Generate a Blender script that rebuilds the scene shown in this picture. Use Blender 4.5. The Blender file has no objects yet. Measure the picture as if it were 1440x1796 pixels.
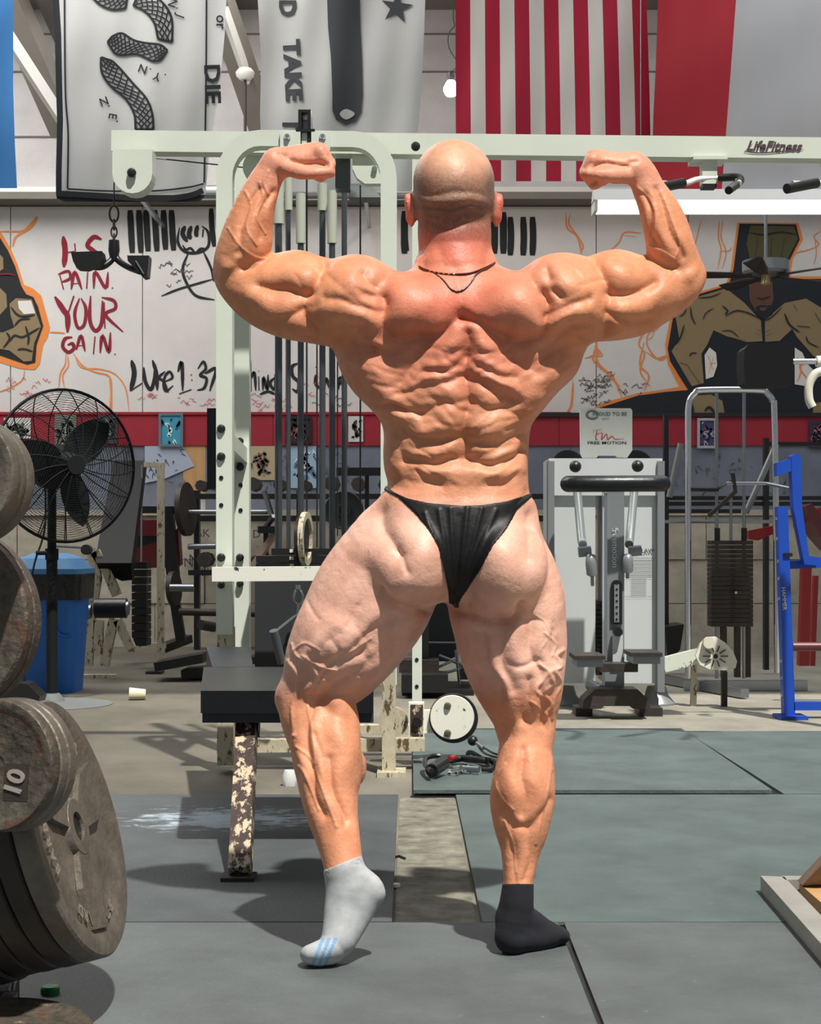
import bpy, bmesh, math, random
import numpy as np
from mathutils import Vector, Matrix, Euler
random.seed(7)
C = bpy.context.scene.collection
SC = bpy.context.scene
PI = math.pi
F = 2800.0      # focal length in pixels of the 1440 px wide frame
H = 0.85        # camera height
HZ = 955.0      # image row of the horizon
# ---------------------------------------------------------------- camera
cam = bpy.data.cameras.new('camera'); camo = bpy.data.objects.new('camera', cam); C.objects.link(camo)
camo.location = (0, 0, H); camo.rotation_euler = (PI/2, 0, 0)
cam.sensor_fit = 'HORIZONTAL'; cam.sensor_width = 36.0; cam.lens = 36.0*F/1440.0
cam.shift_y = (HZ-898.0)/1440.0
cam.clip_end = 200
SC.camera = camo
# ---------------------------------------------------------------- world, sun, lamps, exposure
w = bpy.data.worlds.new('world'); SC.world = w; w.use_nodes = True
bg = w.node_tree.nodes['Background']; bg.inputs[0].default_value = (0.86, 0.93, 1.0, 1); bg.inputs[1].default_value = 0.24
def add_light(name, kind, loc, rot, energy, color=(1,1,1), **kw):
    l = bpy.data.lights.new(name, kind); l.energy = energy; l.color = color
    for k, v in kw.items(): setattr(l, k, v)
    o = bpy.data.objects.new(name, l); o.location = loc; o.rotation_euler = rot; C.objects.link(o); return o
SUN_DIR = Vector((-0.20, 0.44, -0.90)).normalized()     # from behind the camera, a little from the right, high
sun = add_light('sun', 'SUN', (1, -3, 6), (0,0,0), 5.8, (1.0, 0.95, 0.88), angle=math.radians(1.2))
sun.rotation_euler = SUN_DIR.to_track_quat('-Z', 'Y').to_euler()
# added fill lights under the roof, brightening the back of the hall
add_light('skylight', 'AREA', (-3.2, 10.6, 5.5), (0,0,0), 430, (1.0,0.98,0.95), shape='RECTANGLE', size=5.0, size_y=4.0)
add_light('skylight', 'AREA', (3.4, 10.0, 5.5), (0,0,0), 130, (0.92,0.97,1.0), shape='RECTANGLE', size=4.0, size_y=4.0)
SC.view_settings.view_transform = 'Standard'; SC.view_settings.look = 'None'
SC.view_settings.gamma = 1.0; SC.view_settings.use_curve_mapping = False
SC.view_settings.exposure = 0.0
# ---------------------------------------------------------------- helpers
def at(px, py, D):
    """point seen at pixel px,py at distance D in front of the camera plane"""
    return Vector(((px-720.0)*D/F, D, H-(py-HZ)*D/F))
def m_(px, D): return px*D/F
def fl(px, py):
    D = H*F/(py-HZ); return Vector(((px-720.0)*D/F, D, 0.0))
def lin(c):
    return tuple(((x/255.0)/12.92 if x/255.0 <= .04045 else ((x/255.0+.055)/1.055)**2.4) for x in c)
def mat(name, rgb, rough=0.6, metal=0.0, vary=0.0, vscale=6.0, bump=0.0, bscale=40.0, chip=None, chip_amt=0.5, chip_scale=14.0,
        emit=None, estr=0.0, coat=0.0, spec=0.5, stretch=(1,1,1), alpha=None):
    m = bpy.data.materials.new(name); m.use_nodes = True
    nt = m.node_tree; N = nt.nodes; L = nt.links; b = N['Principled BSDF']
    col = lin(rgb) + (1,)
    b.inputs['Base Color'].default_value = col; b.inputs['Roughness'].default_value = rough
    b.inputs['Metallic'].default_value = metal; b.inputs['Specular IOR Level'].default_value = spec
    if coat: b.inputs['Coat Weight'].default_value = coat; b.inputs['Coat Roughness'].default_value = 0.2
    if emit:
        b.inputs['Emission Color'].default_value = lin(emit)+(1,); b.inputs['Emission Strength'].default_value = estr
    if alpha is not None: b.inputs['Alpha'].default_value = alpha
    if vary or bump or chip:
        tc = N.new('ShaderNodeTexCoord'); mp = N.new('ShaderNodeMapping'); mp.inputs['Scale'].default_value = stretch
        L.new(tc.outputs['Object'], mp.inputs[0]); co = mp.outputs[0]
    src = None
    if vary:
        n = N.new('ShaderNodeTexNoise'); n.inputs['Scale'].default_value = vscale; n.inputs['Detail'].default_value = 6; n.inputs['Roughness'].default_value = .65
        L.new(co, n.inputs['Vector'])
        r = N.new('ShaderNodeValToRGB'); r.color_ramp.elements[0].position = .3; r.color_ramp.elements[1].position = .72
        r.color_ramp.elements[0].color = tuple(max(0, x*(1-vary)) for x in col[:3])+(1,)
        r.color_ramp.elements[1].color = tuple(min(1, x*(1+vary*.7)) for x in col[:3])+(1,)
        L.new(n.outputs['Fac'], r.inputs[0]); src = r.outputs[0]
    if chip:
        n = N.new('ShaderNodeTexNoise'); n.inputs['Scale'].default_value = chip_scale; n.inputs['Detail'].default_value = 8; n.inputs['Roughness'].default_value = .7
        L.new(co, n.inputs['Vector'])
        r = N.new('ShaderNodeValToRGB'); p = 1-chip_amt
        r.color_ramp.elements[0].position = max(0, .5+(p-.5)*.5-.02); r.color_ramp.elements[1].position = min(1, .5+(p-.5)*.5+.02)
        L.new(n.outputs['Fac'], r.inputs[0])
        x = N.new('ShaderNodeMix'); x.data_type = 'RGBA'
        L.new(r.outputs[0], x.inputs[0])
        if src: L.new(src, x.inputs[6])
        else: x.inputs[6].default_value = col
        x.inputs[7].default_value = lin(chip)+(1,); src = x.outputs[2]
    if src: L.new(src, b.inputs['Base Color'])
    if bump:
        n = N.new('ShaderNodeTexNoise'); n.inputs['Scale'].default_value = bscale; n.inputs['Detail'].default_value = 5
        L.new(co, n.inputs['Vector'])
        bn = N.new('ShaderNodeBump'); bn.inputs['Strength'].default_value = bump; bn.inputs['Distance'].default_value = .01
        L.new(n.outputs['Fac'], bn.inputs['Height']); L.new(bn.outputs[0], b.inputs['Normal'])
    return m
MB_ = bmesh.new
def obj(name, bm, material, parent=None, smooth=False, bevel=0.0):
    me = bpy.data.meshes.new(name)
    if bevel > 0:
        es = [e for e in bm.edges if len(e.link_faces) == 2 and e.calc_face_angle(0) > .6]
        if es: bmesh.ops.bevel(bm, geom=es, offset=bevel, segments=2, affect='EDGES', profile=.6)
    bmesh.ops.recalc_face_normals(bm, faces=bm.faces)
    bm.to_mesh(me); bm.free()
    if smooth:
        me.polygons.foreach_set('use_smooth', [True]*len(me.polygons))
        try: me.set_sharp_from_angle(angle=math.radians(38))
        except Exception: pass
    if isinstance(material, (list, tuple)):
        for q in material: me.materials.append(q)
    else: me.materials.append(material)
    o = bpy.data.objects.new(name, me); C.objects.link(o)
    if parent is not None:
        o.parent = parent
        if parent.matrix_world != Matrix.Identity(4) or parent.location.length > 0:
            o.matrix_parent_inverse = PW(parent).inverted()
    return o
def PW(o):
    m = Matrix.Translation(o.location) @ o.rotation_euler.to_matrix().to_4x4() @ Matrix.Diagonal((*o.scale, 1))
    if o.parent is not None: m = PW(o.parent) @ o.matrix_parent_inverse @ m
    return m
def thing(name, label, cat, loc=(0,0,0), group=None):
    o = bpy.data.objects.new(name, None); C.objects.link(o); o.location = loc; o.empty_display_size = .1
    o['label'] = label; o['category'] = cat
    if group: o['group'] = group
    return o
def tag(o, label, cat, group=None, kind=None):
    o['label'] = label; o['category'] = cat
    if group: o['group'] = group
    if kind: o['kind'] = kind
    return o
def struct(o): o['kind'] = 'structure'; return o
def box(bm, x0, x1, y0, y1, z0, z1, M=None, mi=0):
    vs = [bm.verts.new((x, y, z)) for x in (x0, x1) for y in (y0, y1) for z in (z0, z1)]
    if M is not None:
        for v in vs: v.co = M @ v.co
    for f in ((0,1,3,2),(4,6,7,5),(0,4,5,1),(2,3,7,6),(0,2,6,4),(1,5,7,3)):
        fc = bm.faces.new([vs[i] for i in f]); fc.material_index = mi
    return vs
def frame_for(d, up=Vector((0,0,1))):
    d = d.normalized()
    if abs(d.dot(up)) > .98: up = Vector((0,1,0))
    x = up.cross(d).normalized(); y = d.cross(x).normalized()
    return x, y
def bar(bm, a, b, wx, wy, up=Vector((0,0,1)), mi=0):
    """square bar from a to b; wx across, wy along up"""
    a = Vector(a); b = Vector(b); x, y = frame_for(b-a, up)
    vs = [bm.verts.new(p + x*sx*wx/2 + y*sy*wy/2) for p in (a, b) for sx, sy in ((-1,-1),(1,-1),(1,1),(-1,1))]
    for f in ((3,2,1,0),(4,5,6,7),(0,1,5,4),(1,2,6,5),(2,3,7,6),(3,0,4,7)):
        bm.faces.new([vs[i] for i in f]).material_index = mi
def tube(bm, pts, r, n=12, cap=True, radii=None, mi=0, closed=False):
    pts = [Vector(p) for p in pts]; rings = []
    N = len(pts); prev = None
    for i, p in enumerate(pts):
        if closed: d = pts[(i+1) % N]-pts[i-1]
        else: d = (pts[min(i+1, N-1)]-pts[max(i-1, 0)])
        d = d.normalized()
        if prev is None: x, y = frame_for(d)
        else:
            x = (prev - d*prev.dot(d))
            x = x.normalized() if x.length > 1e-6 else frame_for(d)[0]
            y = d.cross(x)
        prev = x
        rr = radii[i] if radii else r
        rings.append([bm.verts.new(p + (x*math.cos(t)+y*math.sin(t))*rr) for t in [2*PI*k/n for k in range(n)]])
    rng = range(N if closed else N-1)
    for i in rng:
        a, b = rings[i], rings[(i+1) % N]
        for k in range(n):
            bm.faces.new((a[k], a[(k+1) % n], b[(k+1) % n], b[k])).material_index = mi
    if cap and not closed:
        bm.faces.new(list(reversed(rings[0]))).material_index = mi; bm.faces.new(rings[-1]).material_index = mi
def lathe(bm, prof, n=32, M=None, mi=0):
    """profile [(radius, height)] around local z"""
    rings = []
    for r, z in prof:
        if r < 1e-6: rings.append([bm.verts.new((0,0,z))])
        else: rings.append([bm.verts.new((r*math.cos(2*PI*k/n), r*math.sin(2*PI*k/n), z)) for k in range(n)])
    if M is not None:
        for R in rings:
            for v in R: v.co = M @ v.co
    for a, b in zip(rings, rings[1:]):
        for k in range(n):
            k2 = (k+1) % n
            if len(a) == 1 and len(b) == 1: continue
            if len(a) == 1: f = (a[0], b[k], b[k2])
            elif len(b) == 1: f = (a[k], a[k2], b[0])
            else: f = (a[k], a[k2], b[k2], b[k])
            bm.faces.new(f).material_index = mi
def axisM(p, d):
    d = Vector(d).normalized(); return Matrix.Translation(Vector(p)) @ d.to_track_quat('Z', 'Y').to_matrix().to_4x4()
def cyl(bm, p, d, r, h, n=24, mi=0):
    lathe(bm, [(0,0),(r,0),(r,h),(0,h)], n, axisM(p, d), mi)
def poly(bm, pts, d0, d1, mi=0):
    """prism from polygon points [Vector] swept from offset d0 to d1 (Vectors)"""
    a = [bm.verts.new(Vector(p)+Vector(d0)) for p in pts]; b = [bm.verts.new(Vector(p)+Vector(d1)) for p in pts]
    n = len(pts)
    fs = [bm.faces.new(a), bm.faces.new(list(reversed(b)))]
    for i in range(n): fs.append(bm.faces.new((a[i], a[(i+1) % n], b[(i+1) % n], b[i])))
    for f in fs: f.material_index = mi
def catmull(pts, sub=6, closed=False):
    P = [np.array(p, float) for p in pts]; out = []; n = len(P)
    rng = range(n if closed else n-1)
    for i in rng:
        p0 = P[(i-1) % n] if (closed or i > 0) else 2*P[0]-P[1]
        p1 = P[i]; p2 = P[(i+1) % n]
        p3 = P[(i+2) % n] if (closed or i+2 < n) else 2*P[-1]-P[-2]
        for s in range(sub):
            t = s/sub
            out.append(.5*((2*p1)+(-p0+p2)*t+(2*p0-5*p1+4*p2-p3)*t*t+(-p0+3*p1-3*p2+p3)*t**3))
    if not closed: out.append(P[-1])
    return out
# ================================================================ the person
BD = 3.40; BS = BD/F                     # body distance and metres per body pixel
def body_world(V):
    D = BD + V[:,2]*BS
    return np.stack([(V[:,0]-720.0)*D/F, D, H-(V[:,1]-HZ)*D/F], 1)
def body_from_world(V):
    D = V[:,1]
    return np.stack([V[:,0]*F/D+720.0, HZ+(H-V[:,2])*F/D, (D-BD)/BS], 1)
class Field:
    def __init__(s, lo, hi, g):
        s.lo = np.array(lo, np.float32); s.g = g
        s.n = [int(math.ceil((hi[i]-lo[i])/g))+1 for i in range(3)]
        s.ax = [s.lo[i]+g*np.arange(s.n[i], dtype=np.float32) for i in range(3)]
        s.D = np.full(s.n, 200.0, np.float32)
    def sub(s, lo, hi):
        sl = []
        for i in range(3):
            a = max(0, int((lo[i]-s.lo[i])/s.g)-1); b = min(s.n[i], int((hi[i]-s.lo[i])/s.g)+2)
            if b <= a: return None
            sl.append(slice(a, b))
        return tuple(sl)
    def grid(s, sl):
        return s.ax[0][sl[0]][:,None,None], s.ax[1][sl[1]][None,:,None], s.ax[2][sl[2]][None,None,:]
    def put(s, sl, d, k):
        o = s.D[sl]
        if k <= 0: s.D[sl] = np.minimum(o, d); return
        h = np.maximum(k-np.abs(o-d), 0)/k
        s.D[sl] = np.minimum(o, d)-h*h*k*.25
    def limb(s, st, k=14, sub=3, mar=None):
        """st: stations (u, v, w, r, depth ratio)"""
        P = catmull(st, sub); mar = mar or max(k, 8)+6
        A = np.array(P); rm = (A[:,3]*np.maximum(1, A[:,4])).max()
        sl = s.sub(A[:,:3].min(0)-rm-mar, A[:,:3].max(0)+rm+mar)
        if sl is None: return
        best = np.full([x.stop-x.start for x in sl], 200.0, np.float32)
        for a, b in zip(P, P[1:]):
            r = max(a[3], b[3]); q = max(1, a[4], b[4])
            lo = np.minimum(a[:3], b[:3])-r*q-mar; hi = np.maximum(a[:3], b[:3])+r*q+mar
            s2 = s.sub(lo, hi)
            if s2 is None: continue
            s2 = tuple(slice(max(x.start, y.start), min(x.stop, y.stop)) for x, y in zip(s2, sl))
            if any(x.stop <= x.start for x in s2): continue
            u, v, ww = s.grid(s2)
            du, dv, dw = b[0]-a[0], b[1]-a[1], b[2]-a[2]; L = du*du+dv*dv+dw*dw+1e-9
            t = np.clip(((u-a[0])*du+(v-a[1])*dv+(ww-a[2])*dw)/L, 0, 1)
            q = a[4]+(b[4]-a[4])*t
            eu = u-a[0]-t*du; ev = v-a[1]-t*dv; ew = (ww-a[2]-t*dw)/q
            d = np.sqrt(eu*eu+ev*ev+ew*ew)-(a[3]+(b[3]-a[3])*t)
            loc = tuple(slice(x.start-y.start, x.stop-y.start) for x, y in zip(s2, sl))
            best[loc] = np.minimum(best[loc], d.astype(np.float32))
        s.put(sl, best, k)
    def ell(s, c, r, k=14, rot=0.0, sub=False):
        """ellipsoid, rotated by rot degrees in the u-v plane"""
        c = np.array(c, float); r = np.array(r, float); R = max(r[0], r[1])
        mar = max(k, 8)+6
        sl = s.sub(c-np.array([R, R, r[2]])-mar, c+np.array([R, R, r[2]])+mar)
        if sl is None: return
        u, v, ww = s.grid(sl); u = u-c[0]; v = v-c[1]; ww = ww-c[2]
        cs, sn = math.cos(math.radians(rot)), math.sin(math.radians(rot))
        a = (u*cs+v*sn)/r[0]; b = (-u*sn+v*cs)/r[1]; e = ww/r[2]
        k0 = np.sqrt(a*a+b*b+e*e)+1e-6
        k1 = np.sqrt((a/r[0])**2+(b/r[1])**2+(e/r[2])**2)+1e-9
        d = (k0*(k0-1)/k1).astype(np.float32)
        if sub:
            o = s.D[sl]; d = -d; h = np.maximum(k-np.abs(o-d), 0)/k
            s.D[sl] = np.maximum(o, d)+h*h*k*.25
        else: s.put(sl, d, k)
    def loft(s, rows, k=14, p=2.3):
        """rows: (v, left, right, w centre, w half)"""
        R = np.array(rows, float)
        v0, v1 = R[0,0], R[-1,0]; mar = k+8
        sl = s.sub((R[:,1].min()-mar, v0-mar, (R[:,3]-R[:,4]).min()-mar), (R[:,2].max()+mar, v1+mar, (R[:,3]+R[:,4]).max()+mar))
        u, v, ww = s.grid(sl)
        vv = np.clip(v[0,:,0], v0, v1)
        dense = np.array(catmull([tuple(r) for r in rows], 6))
        def f(i): return np.interp(vv, dense[:,0], dense[:,i])[None,:,None]
        l, r, wc, wh = f(1), f(2), f(3), f(4)
        a = (r-l)/2; c = (r+l)/2
        q = (np.abs((u-c)/a)**p+np.abs((ww-wc)/wh)**p)**(1/p)+1e-6
        gu = np.abs((u-c)/a)**(p-1)/a*q**(1-p); gw = np.abs((ww-wc)/wh)**(p-1)/wh*q**(1-p)
        d = (q-1)/(np.sqrt(gu*gu+gw*gw)+1e-4)
        cap = np.maximum(v0-v, v-v1)
        d = np.maximum(d, cap).astype(np.float32)
        s.put(sl, d, k)
    def mesh(s, D=None):
        D = s.D if D is None else D
        ins = D < 0
        n = D.shape
        cnt = np.zeros([x-1 for x in n], np.int8)
        for i in (0,1):
            for j in (0,1):
                for k in (0,1):
                    cnt += ins[i:n[0]-1+i, j:n[1]-1+j, k:n[2]-1+k]
        act = (cnt > 0) & (cnt < 8)
        ids = np.argwhere(act); idx = np.full(act.shape, -1, np.int32); idx[act] = np.arange(len(ids))
        acc = np.zeros((len(ids), 3)); num = np.zeros(len(ids))
        cor = [(i,j,k) for i in (0,1) for j in (0,1) for k in (0,1)]
        vals = {c: D[ids[:,0]+c[0], ids[:,1]+c[1], ids[:,2]+c[2]] for c in cor}
        for c in cor:
            for a in range(3):
                if c[a] == 0:
                    c2 = list(c); c2[a] = 1; c2 = tuple(c2)
                    d0, d1 = vals[c], vals[c2]; m = (d0 < 0) != (d1 < 0)
                    t = np.where(m, d0/(d0-d1+1e-12), 0)
                    p = np.tile(np.array(c, float), (len(ids), 1)); p[:,a] += t
                    acc[m] += p[m]; num[m] += 1
        V = (ids+acc/num[:,None])*s.g+s.lo
        faces = []
        for a in range(3):
            b, c = (a+1) % 3, (a+2) % 3
            sl0 = [slice(None)]*3; sl1 = [slice(None)]*3; sl0[a] = slice(0, n[a]-1); sl1[a] = slice(1, n[a])
            i0, i1 = ins[tuple(sl0)], ins[tuple(sl1)]
            e = np.argwhere(i0 != i1)
            e = e[(e[:,b] > 0) & (e[:,c] > 0) & (e[:,b] < n[b]-1) & (e[:,c] < n[c]-1)]
            fl_ = i0[e[:,0], e[:,1], e[:,2]]
            q = []
            for db, dc in ((1,1),(0,1),(0,0),(1,0)):
                z = e.copy(); z[:,b] -= db; z[:,c] -= dc
                q.append(idx[z[:,0], z[:,1], z[:,2]])
            q = np.stack(q, 1); q[~fl_] = q[~fl_][:, ::-1]
            faces.append(q)
        return V, np.concatenate(faces)
    def grad(s, V, h=None):
        h = h or s.g
        out = np.zeros_like(V)
        for a in range(3):
            e = np.zeros(3); e[a] = h
            out[:,a] = s.sample(V+e)-s.sample(V-e)
        return out/(np.linalg.norm(out, axis=1)[:,None]+1e-9)
    def sample(s, V):
        p = (V-s.lo)/s.g; p = np.clip(p, 0, np.array(s.n)-1.001); i = p.astype(int); f = p-i
        r = 0
        for a in (0,1):
            for b in (0,1):
                for c in (0,1):
                    wt = (f[:,0] if a else 1-f[:,0])*(f[:,1] if b else 1-f[:,1])*(f[:,2] if c else 1-f[:,2])
                    r = r+wt*s.D[i[:,0]+a, i[:,1]+b, i[:,2]+c]
        return r
def np_mesh(name, V, Q, material, parent=None, smooth=True):
    V = V.copy(); V[:,2] = np.maximum(V[:,2], .004 if name == 'body' else .0006)      # soles pressed flat on the mat
    me = bpy.data.meshes.new(name); k = Q.shape[1]
    me.vertices.add(len(V)); me.vertices.foreach_set('co', np.ascontiguousarray(V, np.float32).ravel())
    me.loops.add(Q.size); me.loops.foreach_set('vertex_index', np.ascontiguousarray(Q, np.int32).ravel())
    me.polygons.add(len(Q)); me.polygons.foreach_set('loop_start', np.arange(0, Q.size, k, dtype=np.int32))
    me.polygons.foreach_set('use_smooth', np.ones(len(Q), bool))
    me.update(calc_edges=True); me.validate()
    me.materials.append(material)
    o = bpy.data.objects.new(name, me); C.objects.link(o)
    if parent is not None: o.parent = parent; o.matrix_parent_inverse = PW(parent).inverted()
    return o
def lap_smooth(V, Q, it=1, lam=.5):
    for _ in range(it):
        A = np.zeros_like(V); n = np.zeros(len(V))
        for i in range(4):
            a, b = Q[:,i], Q[:,(i+1) % 4]
            for c in range(3):
                A[:,c] += np.bincount(a, V[b,c], len(V))+np.bincount(b, V[a,c], len(V))
            n += np.bincount(a, minlength=len(V))+np.bincount(b, minlength=len(V))
        V = V+lam*(A/n[:,None]-V)
    return V

def catmull_clark(V, Q):
    n = len(V); E = np.stack([Q, np.roll(Q, -1, 1)], 2).reshape(-1, 2); Es = np.sort(E, 1)
    key = Es[:,0].astype(np.int64)*n+Es[:,1]; uk, inv = np.unique(key, return_inverse=True); ne = len(uk)
    e0 = (uk//n).astype(int); e1 = (uk % n).astype(int)
    Fp = V[Q].mean(1); fi = np.repeat(np.arange(len(Q)), 4)
    cnt = np.bincount(inv, minlength=ne).astype(float)
    Ef = np.stack([np.bincount(inv, Fp[fi, c], ne) for c in range(3)], 1)/cnt[:,None]
    mid = (V[e0]+V[e1])/2; Ep = (mid+Ef)/2
    val = np.bincount(Q.ravel(), minlength=n).astype(float)
    Fa = np.stack([np.bincount(Q.ravel(), np.repeat(Fp[:,c], 4), n) for c in range(3)], 1)/val[:,None]
    ev = np.bincount(e0, minlength=n)+np.bincount(e1, minlength=n)
    Ra = np.stack([np.bincount(e0, mid[:,c], n)+np.bincount(e1, mid[:,c], n) for c in range(3)], 1)/ev[:,None]
    Vp = (Fa+2*Ra+(val[:,None]-3)*V)/val[:,None]
    ei = inv.reshape(-1, 4)+n; fp = np.arange(len(Q))+n+ne
    out = [np.stack([Q[:,k], ei[:,k], fp, ei[:,(k+3) % 4]], 1) for k in range(4)]
    return np.concatenate([Vp, Ep, Fp]), np.concatenate(out)
TORSO = [(462,738,864,-6,58),(478,712,908,-10,70),(496,668,938,-12,82),(520,640,962,-14,92),(560,606,1002,-14,104),(598,582,1030,-8,106),
         (622,588,1024,-4,106),(657,600,1010,-4,106),(690,622,977,-7,103),(720,652,952,-10,98),(741,668,935,-12,93),(762,673,929,-13,90),
         (796,672,927,-13,87),(823,674,926,-13,86),(850,680,927,-14,88),(868,668,930,-16,92),(885,656,940,-18,97),(922,632,947,-20,104),
         (953,612,950,-22,106),(985,606,952,-22,104),(1015,630,930,-20,92),(1040,680,890,-18,76),(1056,740,845,-14,56)]
L_UPPER = [(402,477,6,27,.95),(418,487,4,42,.95),(438,497,2,53,.92),(460,507,0,62,.92),(484,514,-3,70,.92),(515,519,-6,77,.9),(548,525,-18,77,.92),(582,531,-28,76,.95),(618,528,-38,78,.98)]
L_FORE = [(404,474,6,30,.95),(417,455,2,42,.95),(430,430,-4,47,.95),(437,397,-8,42,.92),(447,362,-10,36,.88),(459,331,-11,31,.85),(473,304,-12,27,.8),(484,287,-12,25,.85)]
R_UPPER = [(1210,484,6,28,.95),(1194,492,4,41,.95),(1174,500,2,51,.92),(1150,507,0,60,.92),(1125,514,-3,67,.92),(1100,518,-6,75,.9),(1072,519,-17,79,.92),(1042,526,-27,74,.95),(1000,527,-38,79,.98)]
R_FORE = [(1209,482,6,29,.95),(1192,462,2,38,.95),(1178,440,-4,43,.95),(1171,410,-8,41,.92),(1161,380,-10,38,.9),(1150,355,-11,33,.86),(1138,332,-12,29,.82),(1126,306,-12,27,.8),(1112,293,-12,27,.9)]
L_THIGH = [(700,965,-8,92,1.0),(668,1022,2,104,.96),(650,1055,6,107,.95),(630,1089,8,103,.96),(606,1126,4,96,1.0),(586,1157,12,86,1.0),(562,1190,18,67,1.05),(545,1218,22,56,1.0)]
L_CALF = [(528,1222,22,43,1.0),(546,1246,14,57,.95),(556,1268,6,61,.98),(568,1299,-6,61,1.05),(574,1332,-20,61,1.1),(577,1360,-34,57,1.12),(577,1385,-46,52,1.12),(582,1424,-64,46,1.05),(591,1463,-82,40,1.0),(599,1500,-98,36,1.05),(604,1530,-108,34,1.1)]
R_THIGH = [(868,965,-8,84,1.05),(880,1015,0,98,.96),(888,1055,6,103,.95),(893,1090,8,100,.95),(899,1128,8,96,.97),(906,1174,4,85,1.0),(914,1213,-2,72,1.0),(919,1248,2,58,1.05),(922,1278,2,51,1.05)]
R_CALF = [(922,1272,2,50,1.05),(925,1300,-4,45.5,1.15),(921,1324,-10,48,1.15),(921,1346,-16,51.5,1.15),(918,1379,-22,56,1.12),(916,1404,-26,57,1.1),(915,1438,-32,50.5,1.1),(915,1460,-36,44.5,1.1),(914,1482,-40,37,1.15),(912,1505,-44,32,1.2),(909,1548,-50,26,1.35),(906,1585,-54,27,1.35)]
L_FOOT = [[(604,1528,-108,35,1.05),(612,1562,-114,41,.9),(606,1600,-122,38,.85),(596,1635,-134,31,1.0),(583,1664,-146,25,1.2),(560,1675,-152,20,1.3)],
          [(620,1540,-112,28,1.0),(645,1556,-116,26,1.0),(656,1566,-118,20,1.0)],[(648,1570,-118,24,1.0),(622,1612,-122,26,.95),(600,1650,-138,25,1.1)],
          [(575,1668,-148,23,1.4),(548,1674,-154,19,1.5),(542,1674,-155,16,1.5)]]
R_FOOT = [[(909,1548,-50,25,1.35),(906,1585,-54,29,1.25),(900,1618,-58,30,1.2),(896,1642,-66,27,1.0),(900,1651,-70,24,1.0)],
          [(900,1610,-50,31,1.0),(924,1622,-36,31,1.0),(948,1634,-20,26,1.15),(972,1640,-8,19.5,1.6),(986,1642,-2,14,2.1)],[(895,1646,-66,26,1.0),(930,1648,-44,25,1.0),(960,1646,-24,20,1.2)]]
def fist(S, sg, mcp, pip, dip, tip, wrist, mid, th, k=5):
    S.limb([(wrist[0],wrist[1],-12,25,.9),(mid[0],mid[1],-8,28,1.12),(mcp[0]-sg*8,mcp[1]+6,-6,24,1.35)], k=10)
    for i, dw in enumerate((-27,-9.5,8,24)):
        f = (1.0,1.04,.98,.86)[i]; r = (11.5,11.8,11,9.6)[i]; dv = (0,-3,-1,4)[i]
        w0 = -6+dw
        S.limb([(mcp[0],mcp[1]+dv,w0,r+1,1),(mcp[0]+(pip[0]-mcp[0])*f,pip[1]+dv,w0,r,1)], k=5, sub=2)
        S.limb([(mcp[0]+(pip[0]-mcp[0])*f,pip[1]+dv,w0,r,1),(dip[0],dip[1]+dv*.5,w0+1,r-1,1)], k=2, sub=2)
        S.limb([(dip[0],dip[1]+dv*.5,w0+1,r-1,1),(tip[0],tip[1],w0+1,r-2,1)], k=2, sub=2)
    S.limb([(p[0],p[1],p[2],p[3],1) for p in th], k=4, sub=2)
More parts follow.
